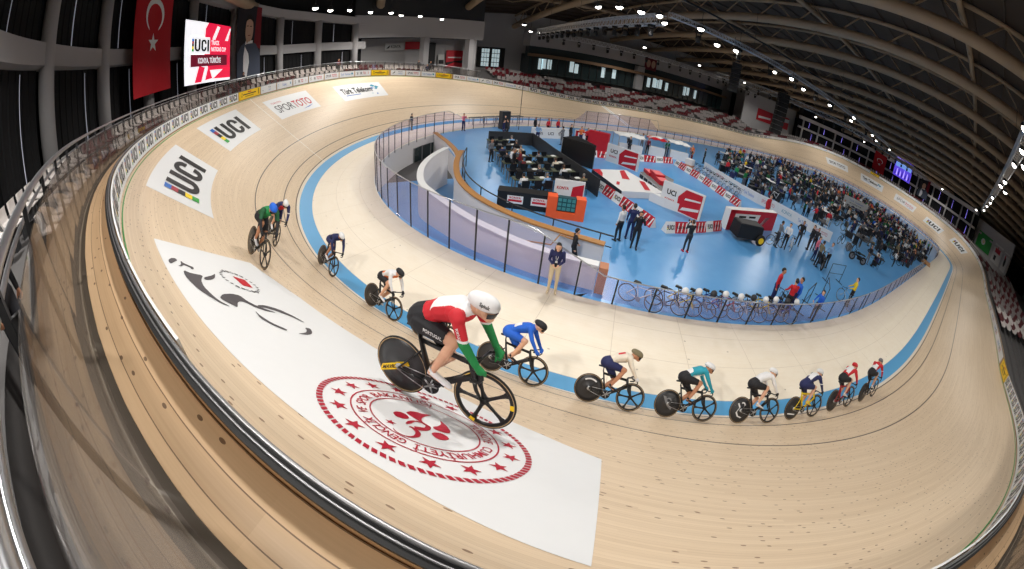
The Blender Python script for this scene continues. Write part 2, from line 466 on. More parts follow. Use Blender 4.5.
# ---- apron outside the fence, barrier channel, terraces round the ends
o=strip('apron_floor',[lambda i:E(i,.06,.0),lambda i:E(i,.06,.50),lambda i:E(i,.43,.50)],0,NI,4,M['apron'],uvs=[-.4,.0,.37])
struct(o,'bare pine boards of the walkway behind the rail'); o['category']='walkway'
mb=MB(); sweep(mb,esec(.43,.1,.485,.515),0,NI,8); o=mb.build('trim_1',M['channel']); struct(o,'dark channel at the foot of the glass barrier')
o=strip('reflection_floor',[lambda i:E(i,.485,.47),lambda i:E(i,1.2,.47)],2015,2800,4,M['apron_reflected'],uvs=[0,.63]); struct(o,'grey boards behind the glass, standing in for the apron reflected in it')  # added floor; its greyed wood imitates the murky reflection in the glass
def terrace(name,rows,i0,i1,label):
    fs=[lambda i:E(i,.62,-.6)]
    for d,h in rows: fs.append(lambda i,d=d,h=h:E(i,d,h))
    o=strip(name,fs,i0,i1,8,M['stand'],smooth=False); struct(o,label); o['category']='terrace'
END=[(.62,.0),(1.75,.0),(1.75,.40),(2.95,.40),(2.95,.75),(5.2,.75)]
terrace('floor_left_terrace',END,2015,2720,'grey stepped terrace behind the left bend')
terrace('floor_right_terrace',END,430,1290,'grey stepped terrace behind the right bend')
ST=[(.62,.0)]
for k in range(8):
    ST+= [(.95+.85*k,.05+.22*k),(.95+.85*k,.27+.22*k)]
ST+=[(14.5,.27+.22*7)]
terrace('floor_far_stand',ST,1290,2015,'stepped concrete grandstand beyond the far straight')
terrace('floor_near_stand',ST,-480,430,'stepped concrete grandstand beyond the near straight')

# ---- rim fence: top rail
mb=MB()
sweep(mb,esec(-.014,.612,.062,.640),0,NI,4,0)
o=mb.build('rim_rail',[M['black']]); tag(o,'black capped rail with two steel tubes along the top of the track fence','rail')
for d,h,r in ((.0,.648,.012),(.030,.646,.006)):
    mb=MB(); sweep(mb,etube(d,h,r,8),0,NI,4); mb.build('tube',M['railtube'],o,True)
mb=MB(); sweep(mb,esec(.02,-.05,.05,.61),0,NI,4); mb.build('backing',M['boardback'],o)
mb=MB(); sweep(mb,lambda i:[T(i,TW-.10,.004),T(i,TW-.075,.004),T(i,TW-.075,.018),T(i,TW-.10,.018)],0,NI,4); mb.build('edge_line',M['green'],o)

# ---- advertising boards, one object each
def board_fn(ia,ib):
    """local metres along the board (read from inside the oval) -> 3-D on its inner face"""
    L=(E(ia,-.03)-E(ib,-.03)).length
    def fn(x,y,e=0.0):
        i=ib-(ib-ia)*x/L
        return E(i,-.03-e,.06)+Vector((0,0,y))
    return fn,L
BOARDMATS=[M['white'],M['ink'],*M['bars'],M['yellow'],M['red'],M['blue'],M['teal'],M['inkgrey']]
def board(ia,ib,style,label,group):
    fn,L=board_fn(ia,ib); mb=MB(); H=.55; n=max(2,int((ib-ia)/7))
    bg={'yellow':7}.get(style,0)
    g=.012
    for k in range(n):
        a=g+(L-2*g)*k/n; b=g+(L-2*g)*(k+1)/n
        for e0,e1 in ((0,.02),):
            P=[fn(a,0,e1),fn(b,0,e1),fn(b,H,e1),fn(a,H,e1),fn(a,0,e0),fn(b,0,e0),fn(b,H,e0),fn(a,H,e0)]
            mb.add(P,[(0,1,2,3),(7,6,5,4),(0,4,5,1),(3,2,6,7)]+([(0,3,7,4)] if k==0 else [])+([(1,5,6,2)] if k==n-1 else []),bg)
    w=lambda x,y:fn(x,y,.024)
    if style=='uci': uci_logo(mb,w,.40,L*.14,.10,L*.74,1,(2,3,4,5,6))
    elif style=='yellow':
        put_text(mb,'TISSOT',w,h=.24,x=L/2,y=.2,align='c',bold=.02,mi=1) if False else None
        rect2(mb,w,L*.2,.26,L*.8,.33,1,4); rect2(mb,w,L*.42,.39,L*.58,.46,8,2); rect2(mb,w,L*.3,.14,L*.7,.18,1,4)
        ring2(mb,w,L*.14,.3,.10,.13,20,1); rect2(mb,w,L*.9,.1,L*.93,.5,1)
    elif style=='toto':
        put_text(mb,'SPOR',w,w=L*.36,h=.26,x=L*.1,y=.17,bold=.02,mi=11); put_text(mb,'TOTO',w,w=L*.36,h=.26,x=L*.5,y=.17,bold=.02,mi=8)
    elif style=='telekom':
        put_text(mb,'Türk Telekom',w,w=L*.66,h=.22,x=L*.08,y=.18,mi=9); poly2(mb,w,[(L*.8,.2),(L*.9,.24),(L*.88,.42),(L*.78,.4)],10)
    elif style=='swoosh':
        poly2(mb,w,[(L*.08,.18),(L*.2,.2),(L*.3,.34),(L*.26,.42),(L*.2,.3)],1); put_text(mb,'KONYA',w,w=L*.3,h=.13,x=L*.5,y=.32,mi=1); put_text(mb,'2022',w,w=L*.3,h=.11,x=L*.5,y=.14,mi=9)
    o=mb.build('advertising_board',BOARDMATS); tag(o,label,'board',group); return o
BL=[]
uci0=2352
for k in range(19):
    board(uci0+13.5*k,uci0+13.5*(k+1),'uci','white fence board with black lettering, %s from the yellow board along the left bend'%nth(k),'white lettered boards on the left bend')
board(2323,2351,'yellow','yellow fence board between white boards behind the left bend','yellow fence boards')
seq=[('swoosh',2302,2322),('telekom',2281,2301),('toto',2261,2280),('toto',2241,2260),('toto',2222,2240),('telekom',2202,2221),('toto',2181,2201)]
for k,(st,a,b) in enumerate(seq):
    board(a,b,st,'small white sponsor board, %s beyond the nearer yellow board on the left bend'%nth(k),'white sponsor boards on the left bend')
board(2158,2180,'yellow','middle yellow fence board at the top left corner of the track','yellow fence boards')
for k in range(3):
    board(2096+20*k,2115+20*k,['telekom','toto','swoosh'][k],'white sponsor board, %s of three between two yellow boards'%nth(2-k),'white sponsor boards on the left bend')
board(2074,2095,'yellow','farther yellow fence board where the far straight begins','yellow fence boards')
k=0; a=2072
while a>1290:
    st='uci' if a<1960 else ['toto','telekom','swoosh'][k%3]
    w=19 if st!='uci' else 17
    board(a-w,a-.5,st,'white board on the far straight fence, %s after the yellow board'%nth(k),'boards on the far straight'); a-=w; k+=1
def far_boards(a,stop,k):
    while a>stop:
        w=min(24,a-stop); board(a-w,a-.5,'plain' if k%3 else 'telekom','white board on the far right bend fence, %s from the far straight'%nth(k),'boards on the right bend'); a-=w; k+=1
    return k
k=far_boards(1289,912,0); board(885,911.5,'yellow','yellow board on the far right bend fence below the red flag','yellow fence boards'); far_boards(884.5,470,k)
k=0; a=470
while a-24>-233:
    w=24; board(a-w,a-.5,['toto','plain','telekom'][k%3],'white board on the near straight fence, %s from the right bend'%nth(k),'boards on the near straight'); a-=w; k+=1
board(2915,2966,'yellow','yellow board on the near straight fence at the right edge','yellow fence boards')
k=0; a=2914
while a>2640:
    w=18; board(a-w,a-.5,'uci','black lettered white board nearer than the right yellow board, %s in line'%nth(k),'lettered boards on the near straight'); a-=w; k+=1

# ---- glass barrier of the left bend: panes, posts, handrail
M['pane']=glass('barrier_glass',(236,233,231),.07,.06,.02,(190,184,180))
gl=[]
root=tag(bpy.data.objects.new('glass_barrier',None),'long glass spectator barrier with steel handrail behind the left bend','barrier'); COL.objects.link(root)
mb=MB(); sweep(mb,etube(.62,1.53,.03,10),2030,2800,4); mb.build('handrail',M['steel'],root,True)
mb=MB(); sweep(mb,etube(.70,1.40,.018,8),2030,2800,4); mb.build('lower_rail',M['steel'],root,True)
ip=2035
k=0
pm0=MB(); pm0.box((0,0,.95),(.035,.04,1.05)); pm0.box((-.03,0,1.3),(.06,.03,.08))
pme=pm0.mesh('post',[M['dark']])
posts=[]
while ip<2800:
    f,o_,n_,n=frame(ip); R=Matrix((n,f,Vector((0,0,1)))).transposed().to_4x4(); R.translation=E(ip,.64,.05)
    posts.append((ip,R)); ip+=12.3
for ip,R in posts: link('post',pme,root,R)
for (ia,_),(ib,_) in zip(posts,posts[1:]):
    mb=MB(); m_=(ia+ib)/2
    ia2,ib2=ia+.25,ib-.25
    P=[E(ia2,.52,.5),E(ib2,.52,.5),E(ib2,.56,1.40),E(ia2,.56,1.40)]
    n=frame(m_)[3]*.012
    mb.add(P+[p+n for p in P],[(0,1,2,3),(7,6,5,4),(0,4,5,1),(1,5,6,2),(2,6,7,3),(3,7,4,0)])
    mb.build('glass_pane',M['pane'],root)

# ---- stand seats
def seat_mesh(name,c):
    mb=MB()
    mb.box((0,0,.22),(.05,.30,.44),1)
    pts=[(.20,.40),(.24,.43),(.02,.46),(-.16,.50),(-.21,.60),(-.24,.84),(-.21,.85),(-.17,.60),(-.12,.53),(.02,.49)]
    mb.prism([(a,b) for a,b in pts],-.22,.22,0,None,(0,2,1))
    mb.box((-.2,0,.75),(.03,.40,.2),0)
    return mb.mesh(name,[c,M['dark']])
M['seatw']=pm('seat_white',(222,216,212),.5); M['seatr']=pm('seat_red',(100,16,28),.5)
M['seatw_dim']=pm('seat_white_dimmed',(158,152,150),.6)  # white seats darkened in the colour for the dimmer light on the stands
SW=seat_mesh('stand_seat',M['seatw']); SR=seat_mesh('stand_seat_red',M['seatr'])
def seatM(i,d,h,flip=1):
    f,_,_,n=frame(i); R=Matrix((-n,-f,Vector((0,0,1)))).transposed().to_4x4(); R.translation=E(i,d,h); return R
def seat_is_red(i,row):
    q=int(i/31+row*1.7); return (q*7+row*3)%5<(2 if row!=1 else 1)
cnt=0
for row,(d,h) in enumerate(((1.35,.0),(2.45,.40))):
    i=2075; k=0
    while i<2560:
        red=seat_is_red(i,row)
        o=link('stand_seat',SR if red else SW,None,seatM(i,d,h))
        tag(o,'%s folding seat, %s in the %s row behind left bend glass'%('red' if red else 'white',nth(k),'front' if row==0 else 'back'),'seat','seats behind the left bend'); cnt+=1
        i+=6.2 if row else 5.9; k+=1
# near straight seats seen at the right edge: nearest ones one by one
def stand_rows():
    for r in range(8): yield r,.95+.85*r+.42,.27+.22*r
near=[]
for r,d,h in stand_rows():
    i=-60
    while i<430:
        near.append((i,r,d,h)); i+=7.1
near.sort(key=lambda t:t[0]+t[1]*3)
kk={}
stuffv=MB()
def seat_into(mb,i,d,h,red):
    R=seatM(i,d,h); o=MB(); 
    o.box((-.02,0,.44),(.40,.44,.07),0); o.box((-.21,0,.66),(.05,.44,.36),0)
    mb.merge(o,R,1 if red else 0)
for i,r,d,h in near:
    red=seat_is_red(i,r)
    if cnt<300:
        k=kk.get(r,0); kk[r]=k+1
        o=link('stand_seat',SR if red else SW,None,seatM(i,d,h)); cnt+=1
        tag(o,'%s near stand seat, %s of row %s from the rail'%('red' if red else 'white',nth(k),['one','two','three','four','five','six','seven','eight'][r]),'seat','seats by the near straight')
    else: seat_into(stuffv,i,d,h,red)
def flush(lb):
    global stuffv
    o=stuffv.build('stand_seats',[M['seatw_dim'],M['seatr']],fix=False); tag(o,lb,'seats',None,'stuff'); stuffv=MB()
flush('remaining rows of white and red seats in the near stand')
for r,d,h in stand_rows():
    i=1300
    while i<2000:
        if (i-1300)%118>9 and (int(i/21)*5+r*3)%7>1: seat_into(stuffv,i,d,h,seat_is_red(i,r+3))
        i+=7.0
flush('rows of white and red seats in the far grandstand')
for row,(d,h) in enumerate(((1.35,.0),(2.45,.40))):
    i=440
    while i<1285: seat_into(stuffv,i,d,h,seat_is_red(i,row)); i+=6.0
flush('two rows of white and red seats round the right bend')
# ================================================================ WALLS, ROOF
def wallseg(mb,i0,i1,d,z0,z1,di=8,mi=0,th=.3):
    z=lambda q,i:q(i) if callable(q) else q
    sweep(mb,lambda i:[A(i,d,z(z0,i)),A(i,d+th,z(z0,i)),A(i,d+th,z(z1,i)),A(i,d,z(z1,i))],i0,i1,di,mi)
M['daylight']=pm('daylight_slit',(200,204,220),.5,0,0,emit=.22); M['violet']=pm('violet_slit',(150,135,255),.5,0,0,emit=1.5)
M['wall_lit']=pm('wall_plaster_lit',(214,210,208),.8,0,.04)  # wall plaster copied paler, stronger light on the right facade put into colour
def facade(side,cols,zb,zm,zt,slit):
    bw_=.42 if side=='left' else .26; cw_=.38 if side=='left' else .24; wm_=M['wall'] if side=='left' else M['wall_lit']
    mb=MB(); i0,i1=min(cols)-12,max(cols)+12
    wallseg(mb,i0,i1,4.35,lambda i:zm(i)-bw_,lambda i:zm(i)+bw_,6,0,.5)
    wallseg(mb,i0,i1,4.2,zt,lambda i:zt(i)+.85,6,0,.8)
    wallseg(mb,i0,i1,5.2,3.5,15.5 if side=='left' else 13.2,8,1,.2)
    o=mb.build('wall_%s'%side,[wm_,M['curtain']]); struct(o,'grey concrete frame wall round the %s bend'%side)
    for c in cols:
        mb=MB(); p=A(c,4.45,0); f,_,_,n=frame(c)
        R=Matrix((n,f,Vector((0,0,1)))).transposed().to_4x4(); R.translation=p
        mb.lathe([(cw_,zb),(cw_,zt(c)+.1)],16,0,R); o=mb.build('wall_column',wm_); struct(o,'round concrete column of the %s wall'%side)
        bm_smooth(o)
    cs=sorted(cols)
    for n_,(a,b) in enumerate(zip(cs,cs[1:])):
        for lo,hi,nm in ((lambda i:zb,lambda i:zm(i)-.42,'lower'),(lambda i:zm(i)+.42,lambda i:zt(i)+.1,'upper')):
            mb=MB(); wallseg(mb,a+3.8,b-3.8,4.75,lo,hi,10,0,.1)
            # folds of the curtain
            for k in range(9):
                i=a+5+(b-a-10)*k/8
                mb.tube([A(i,4.74,lo(i)+.05),A(i,4.74,hi(i)-.05)],.05,6,0)
            o=mb.build('window_%d'%(len([x for x in bpy.data.objects if x.name.startswith('window_')])+1),[M['curtain']]); struct(o,'tall window behind black curtains')
            for q in ((.36,) if nm=='lower' else (.62,)):
                i=a+(b-a)*(q+.05*math.sin(n_*3+len(nm))); mb=MB()
                wdt=(.025 if side=='left' else .07)+.035*((n_*7+len(nm))%3)/2
                i2=i+wdt/.11
                mb.prism([(0,0),(1,0),(1,1),(0,1)],0,.02) if False else None
                P=[A(i,4.5,lo(i)+.1),A(i2,4.5,lo(i)+.1),A(i2-wdt*3,4.5,hi(i)-.25),A(i+wdt*3,4.5,hi(i)-.25)]
                P2=[p+frame(i)[3]*.03 for p in P]
                mb.add(P+P2,[(0,1,2,3),(7,6,5,4),(0,4,5,1),(1,5,6,2),(2,6,7,3),(3,7,4,0)])
                c=mb.build('gap',slit,o)
def bm_smooth(o):
    o.data.polygons.foreach_set('use_smooth',[len(p.vertices)==4 for p in o.data.polygons])
ip=lambda xs,ys:(lambda i:float(np.interp(i,xs,ys)))
facade('left',[2171,2212,2254,2303,2347,2391,2434,2483,2531,2580,2628],4.9,ip([2171,2254,2347,2434,2483,2540],[8.1,8.35,9.2,9.65,9.95,10.2]),ip([2171,2254,2400,2540],[10.5,11.4,14.2,15.2]),M['daylight'])
facade('right',[603,646,692,738,784,830,876,922,968,1014,1060,1106],4.6,ip([600,1110],[8.6,7.6]),ip([600,1110],[11.6,9.6]),M['violet'])
# back corner: white wall with a recess
mb=MB()
wallseg(mb,2012,2171,4.4,8.95,11.6,8,0,.3); wallseg(mb,2012,2171,4.7,11.4,15.0,8,2,.2)
wallseg(mb,2012,2171,7.2,3.0,9.0,8,0,.2)
for c in (2088,2030): 
    p=A(c,4.6,0); mb.box((p.x,p.y,6.5),(.8,.8,5.0),0,None,.6)
mb.box((-34.6,37.6,8.0),(.4,13.4,10.0),0)
mb.box((0.0,44.3,9.0),(62.0,.4,12.0),0)
mb.box((36.5,38.5,8.5),(14.0,.4,11.0),0,None,-.55)
o=mb.build('wall_back',[M['wall'],M['curtain'],M['dark']]); struct(o,'white back wall of the hall')
# back window with daylight
def sheet(mb,P,th,mi=0):
    a,b,c,d=[Vector(p) for p in P]; n=(b-a).cross(d-a).normalized()*th
    mb.add([a,b,c,d,a+n,b+n,c+n,d+n],[(0,1,2,3),(7,6,5,4),(0,4,5,1),(1,5,6,2),(2,6,7,3),(3,7,4,0)],mi)
M['daypane']=pm('daylight_pane',(200,220,225),.3,0,.1,2.0,emit=.55); M['tealglass']=pm('dark_teal_glass',(38,52,54),.2,0,.1)
mb=MB(); x0,x1,z0,z1=-30.9,-26.2,4.9,8.5
mb.box(((x0+x1)/2,44.0,(z0+z1)/2),(x1-x0,.1,z1-z0),1)
o=mb.build('window_90',[M['daypane'],M['black']]); struct(o,'black framed window in the back wall letting in daylight')
for k in range(2):
    mb=MB(); cx=x0+.95+k*1.75
    for a in range(3):
        for b in range(4): mb.box((cx+a*.45,43.93,z0+.55+b*.8),(.38,.04,.7))
    mb.build('pane',M['daypane'],o)
# glazed boxes above the far stand
mb=MB()
mb.box((0.0,42.3,6.2),(46.5,3.6,3.4),2)
mb.box((0.0,40.0,7.75),(47.0,1.4,.5),1)
mb.box((0.0,42.3,10.6),(46.5,3.2,2.6),0)
mb.box((0.0,41.6,8.6),(46.5,1.6,1.4),2)
mb.box((-1.5,40.3,6.8),(1.6,1.2,4.6),0)
o=mb.build('wall_boxes',[M['wall'],M['ledge'],M['tealglass']]); struct(o,'row of dark glazed boxes with a brown ledge above the far stand')
for k in range(30):
    x=-22.6+k*1.52
    if abs(x+1.5)<1.2: continue
    mb=MB(); mb.box((x,40.45,6.05),(.09,.1,2.9),0); m2=mb
    o2=mb.build('mullion',M['black'],o)
for k,x in enumerate([-21.2,-19.6,-15.5,-14.6,-9.2,-6.9,1.2,3.3,4.2,5.9,11.0,12.0,14.2,-20.6,2.6]):
    mb=MB(); mb.box((x,40.43,6.3+.1*(k%3)),(.75,.05,1.9-.2*(k%2))); mb.box((x,40.41,6.2),(.75,.05,.05),0)
    mb.build('lit_pane',M['daypane'],o)
# near and side outer walls closing the hall
mb=MB(); mb.box((0,-46.5,9),(140,.4,20),0); mb.box((-70.5,0,9),(.4,94,20),1); mb.box((70.5,0,9),(.4,94,20),1); mb.box((0,47.2,9),(140,.4,20),1)
o=mb.build('wall_outer',[M['wall'],M['dark']]); struct(o,'outer walls of the hall')
mb=MB(); wallseg(mb,430,603,6.6,3.0,11.5,8,0,.3); wallseg(mb,430,603,6.4,8.6,9.0,8,0,.3)
o=mb.build('wall_front',[M['wall']]); struct(o,'light grey wall beside the near right stand')
mb=MB(); wallseg(mb,1112,1292,7.2,2.0,11.0,8,0,.3); o=mb.build('wall_far_right',[M['wall']]); struct(o,'light grey wall at the far right corner')
# outer floor
mb=MB(); mb.box((0,0,-1.9),(142,96,.2)); o=mb.build('ground',M['stand']); struct(o,'concrete base slab under the hall')
# ---- roof
zr2=lambda x,y:max(10.6,17.0-.0012*(y+12)**2-.00122*(x+3)**2)
mb=MB(); ys=[-47+94*k/40 for k in range(41)]; xs=[-71+142*k/24 for k in range(25)]
for a,b in zip(ys,ys[1:]):
    for c,d in zip(xs,xs[1:]):
        mb.add([(c,a,zr2(c,a)+2.3),(d,a,zr2(d,a)+2.3),(d,b,zr2(d,b)+2.3),(c,b,zr2(c,b)+2.3)],[(0,1,2,3)])
    mb.tube([(c,a,zr2(c,a)+2.2) for c in xs],.09,4)
o=mb.build('ceiling',M['roofdeck']); struct(o,'dark arched roof deck')
XB=[-58,-47,-36,-25,-15,-6,3,11,18,25,32,39,46,53,59,65]
for k,x in enumerate(XB):
    mb=MB(); mb.tube([(x,y,zr2(x,y)) for y in ys],.48,10); mb.tube([(x,y,zr2(x,y)+2.0) for y in ys],.2,6)
    for j in range(0,40,2):
        a,b,c=ys[j],ys[j+1],ys[min(j+2,40)]
        mb.tube([(x,a,zr2(x,a)),(x,b,zr2(x,b)+2.0)],.08,5); mb.tube([(x,b,zr2(x,b)+2.0),(x,c,zr2(x,c))],.08,5)
    o=mb.build('roof_truss',M['beam']); struct(o,'arched steel roof truss spanning the hall'); bm_smooth(o)
for y in (-34,-18,-2,14,30):
    mb=MB(); z=lambda x:zr2(x,y)+1.5
    mb.tube([(x,y,z(x)) for x in xs[1:-1]],.26,8)
    for k in range(len(XB)-1):
        a,b=XB[k],XB[k+1]; m_=(a+b)/2; mb.tube([(a,y,z(a)+.7),(m_,y,z(m_)-.7)],.06,5); mb.tube([(m_,y,z(m_)-.7),(b,y,z(b)+.7)],.06,5)
    o=mb.build('roof_purlin',M['beam']); struct(o,'long steel purlin running the length of the roof'); bm_smooth(o)

# ---- lamps and light
LAMPS=[(-52,10.4,11),(-51.1,12.7,11),(-49.6,13.9,11),(-47.9,16.5,11),(-46,17.6,11),(-44.9,20.2,11),(-42.9,21.4,11),(-40.2,24.3,11),(-31.2,23,11),(-27,31.5,11),(-25.2,32.4,11),
 (-34,2.6,11),(-33.6,.8,11),(-32.3,.3,11),(-31.4,-.4,11),(-29.6,1.2,11),(-28.6,-1.3,11),(-23.6,1.7,11),(-22.5,.6,11),(-15.9,1,11),(-14.6,-.2,11),(-9.5,1.2,11),(-3.5,.5,11),(-.8,-2,11),(5,.6,11),(12,-.8,11),(19,.5,11),(24,-1,11),
 (-29.2,-22,12),(-25.5,-22.4,12),(-24.3,-22.8,11.6),(-21,-22.4,12),(-13,-22.5,12),(-11,-22.9,11.6),(-9.5,-22.4,12),(3,-22.4,12),(10,-22.6,12),(18,-22.5,12),(30,-22.6,12),
 (-12,26,11.5),(0,26.5,11.5),(12,26,11.5),(24,25,11.5),(36,22,11.2),(46,12,11.2),(50,0,11.2),(47,-11,11.2),(36,-21,11.5)]
mb=MB(); mb.box((0,0,.10),(.46,.38,.2),0,None,0,.8); mb.tube([(0,-.2,.1),(0,-.2,.38),(0,.2,.38),(0,.2,.1)],.02,6,0); mb.tube([(0,0,.38),(0,0,1.2)],.02,6,0)
lamp_body=mb.mesh('housing',[M['dark']])
mb=MB(); mb.ball((0,0,-.02),(.23,.19,.15),12,8,0); lamp_lens=mb.mesh('lens',[M['lamp']],True)
def lampname(k,x,y,z):
    r='over the left bend' if x<-35 and y>5 else 'over the near straight' if y<-15 else 'over the far straight' if y>20 else 'over the infield' if x<40 else 'over the right bend'
    return r
lc={}
for k,(x,y,z) in enumerate(LAMPS):
    r=lampname(k,x,y,z); j=lc.get(r,0); lc[r]=j+1
    t=thing('floodlight','bright white floodlight hanging %s, %s of its line from the left'%(r,nth(j)),'light',Matrix.Translation((x,y,z))@Matrix.Rotation(k*.7,4,'Z')@Matrix.Rotation(.25*math.sin(k),4,'X'),'hall floodlights')
    link('housing',lamp_body,t); link('lens',lamp_lens,t)
LIGHTS=[(-50,13,11),(-45,20,11),(-33,24,11.2),(-52,-2,11.4),(-31,1,11),(-22,1,11),(-10,.5,11),(3,.5,11),(18,0,11),(-29,-22,12),(-20,-22.4,12),(-10,-22.4,12),(4,-22.4,12),(20,-22.5,12),(-12,26,11.5),(6,26,11.5),(24,25,11.5),(40,17,11.2),(48,0,11.2),(42,-17,11.4),(-46,-14,12.2),(-40,-9,12),(-51,-25,12.4),(-53,-18,12.6),(-42,-28,12.4),(-33,33,11),(-8,34,11),(54,-8,11.2)]  # spots behind the far straight are added to brighten the back wall
for k,(x,y,z) in enumerate(LIGHTS):
    li=bpy.data.lights.new('floodlight_or_fill','SPOT'); li.energy=2350*(.66 if y<-8 and x>-35 else .45 if y>32 or x>52 else 1.0); li.spot_size=math.radians(158); li.spot_blend=.55; li.shadow_soft_size=.45
    li.color=(1.0,.965,.91)
    o=bpy.data.objects.new('floodlight_or_fill',li); o.location=(x,y,z-.25); COL.objects.link(o)
w=bpy.data.worlds.new('hall_air'); sc.world=w; w.use_nodes=True
w.node_tree.nodes['Background'].inputs[0].default_value=(.34,.33,.32,1); w.node_tree.nodes['Background'].inputs[1].default_value=.16
# ================================================================ PAINTED SPONSOR SHEETS ON THE BANKING
def sheet_fn(i0,u0,h=.006):
    sp=step_at(lambda i:T(i,u0),i0)
    def fn(x,y,e=0.0): return T(i0-x/sp,u0+y,h+e)
    return fn,sp
def split_x(mb,fn,cell=.22): return mb
DM=[M['white'],M['ink'],*M['bars'],M['red'],M['teal'],M['blue'],M['inkgrey'],M['emblem']]
# 0 white 1 ink 2-6 rainbow 7 red 8 teal 9 blue 10 grey 11 emblem
def sheet_base(mb,ia,ib,u0,u1,h=.006,n=None):
    n=n or max(6,int((ib-ia)/3)); m=6; o=len(mb.v)
    for k in range(n+1):
        for j in range(m+1): mb.v.append(tuple(T(ia+(ib-ia)*k/n,u0+(u1-u0)*j/m,h)))
    for k in range(n):
        for j in range(m):
            a=o+k*(m+1)+j; mb.f.append((a,a+m+1,a+m+2,a+1)); mb.m.append(0)
def decal(ia,ib,u0,u1,draw,label,skip_label=None):
    """sheet between i=ia..ib; draw(mb, fn, W, H) writes with x from the left as read from the infield"""
    mb=MB(); sheet_base(mb,ia,ib,u0,u1)
    um=(u0+u1)/2; sp=step_at(lambda i:T(i,um),(ia+ib)/2)
    W=(ib-ia)*sp; H=u1-u0
    fn=lambda x,y:T(ib-x/sp,u0+y,.022)
    draw(mb,fn,W,H)
    o=mb.build('sponsor_sheet',DM,fix=False); tag(o,label,'painted sign'); return o
def d_uci(mb,fn,W,H): uci_logo(mb,fn,H*.56,W*.14,H*.2,W*.72,1,(2,3,4,5,6))
def d_toto(mb,fn,W,H):
    put_text(mb,'SPOR',fn,w=W*.40,h=H*.38,x=W*.10,y=H*.28,bold=-.0,mi=10); put_text(mb,'TOTO',fn,w=W*.40,h=H*.38,x=W*.51,y=H*.28,bold=.01,mi=7)
    put_text(mb,'TÜRKİYE',fn,w=W*.24,h=H*.08,x=W*.1,y=H*.74,mi=7)
    poly2(mb,fn,[(W*.62,H*.12),(W*.78,H*.15),(W*.9,H*.24),(W*.78,H*.19)],9)
def d_tt(mb,fn,W,H):
    put_text(mb,'Türk Telekom',fn,w=W*.66,h=H*.36,x=W*.08,y=H*.40,bold=.03,mi=1)
    rect2(mb,fn,W*.12,H*.27,W*.44,H*.31,9,4)
    for a,b,r,c in ((.80,.76,.10,8),(.87,.66,.09,8),(.76,.60,.07,9),(.84,.55,.06,8)): poly2(mb,fn,[(W*a-H*r*1.5,H*b),(W*a,H*(b+r)),(W*a+H*r*1.5,H*b),(W*a,H*(b-r))],c)
    disc2(mb,fn,W*.80,H*.2,H*.045,10,9); disc2(mb,fn,W*.70,H*.24,H*.03,8,8)
decal(2455,2519,4.42,6.78,d_uci,'big white sheet with rainbow bars and black letters, nearest sign on the left bend')
decal(2362.3,2419.5,4.52,6.85,d_uci,'white sheet with rainbow bars and black letters, second sign up the left bend')
decal(2270.3,2328.6,4.5,6.63,d_toto,'white sheet with grey and red lettering high on the left bend')
decal(2176.4,2237.2,4.36,6.4,d_tt,'white sheet with dark lettering and blue leaves atop the left bend')
def d_far(txt,mi):
    def d(mb,fn,W,H): put_text(mb,txt,fn,w=W*.74,h=H*.4,x=W*.13,y=H*.3,bold=.02,mi=mi)
    return d
decal(985,1060,3.5,5.6,d_far('SPOR TOTO',10),'small white lettered sheet, farthest left of the signs on the right bend')
decal(865,941,3.3,5.7,d_tt,'white sheet with blue mark on the far right bend below the yellow board')
decal(751,824,3.5,5.9,d_toto,'white sheet with grey and red lettering in mid right bend')
decal(634,709,3.2,5.4,d_uci,'white sheet with rainbow bars, upper of two on the right bend')
decal(508,592,4.1,6.1,d_uci,'white sheet with rainbow bars, nearer of two on the right bend')

# ---- the large banner with the round emblem and the swept cyclist figure
UP=[(2551,4.06),(2556.24,5.49),(2560.84,6.76)]
lo=ip([2551.2,2560,2568.7,2580,2589,2598,2607.6,2615,2624,2632.3],[4.06,3.75,3.57,3.56,3.58,3.64,3.84,4.02,4.22,4.5])
mb=MB()
o_=0; n=60; m=14
# left edge slants from (2551.2,4.06) to (2560.8,6.68); right edge from (2632.3,4.5) to (2630.5,6.76)
for k in range(n+1):
    t=k/n
    for j in range(m+1):
        q=j/m
        i=(2551.2+(2632.3-2551.2)*t)*(1-q)+(2560.8+(2630.5-2560.8)*t)*q
        u=(lo(2551.2+(2632.3-2551.2)*t))*(1-q)+(6.62+.14*max(0,t-.8)/.2)*q
        mb.v.append(tuple(T(i,u,.004)))
for k in range(n):
    for j in range(m):
        a=k*(m+1)+j; mb.f.append((a,a+m+1,a+m+2,a+1)); mb.m.append(0)
fn0,_=sheet_fn(2613,5.3,.009)
fe=lambda x,y:fn0(x-.078,y+.149)
ns=92
for k in range(ns):                       # rope ring
    a=2*PI*k/ns; pts=[]
    for da,r in ((-.036,.972),(.012,.972),(.036,1.03),(-.012,1.03)):
        pts.append((r*math.cos(a+da),r*math.sin(a+da)))
    poly2(mb,fe,pts,11)
for k in range(16): 
    a=math.radians(5+22.5*k); star2(mb,fe,.835*math.cos(a),.835*math.sin(a),.09,PI/2-a,11)
ring2(mb,fe,0,0,.703,.718,96,11); ring2(mb,fe,0,0,.522,.536,96,11)
def ring_text(s,r,h,a0,a1,mi):
    W=text2d(s,.012)[0][:,0].max(); 
    def f(x,y):
        a=a0+(a1-a0)*x/W; return fe((r+y)*math.cos(a),(r+y)*math.sin(a))
    v,f_=text2d(s,.012); mb.add([f(a,b*h) for a,b in v],f_,mi)
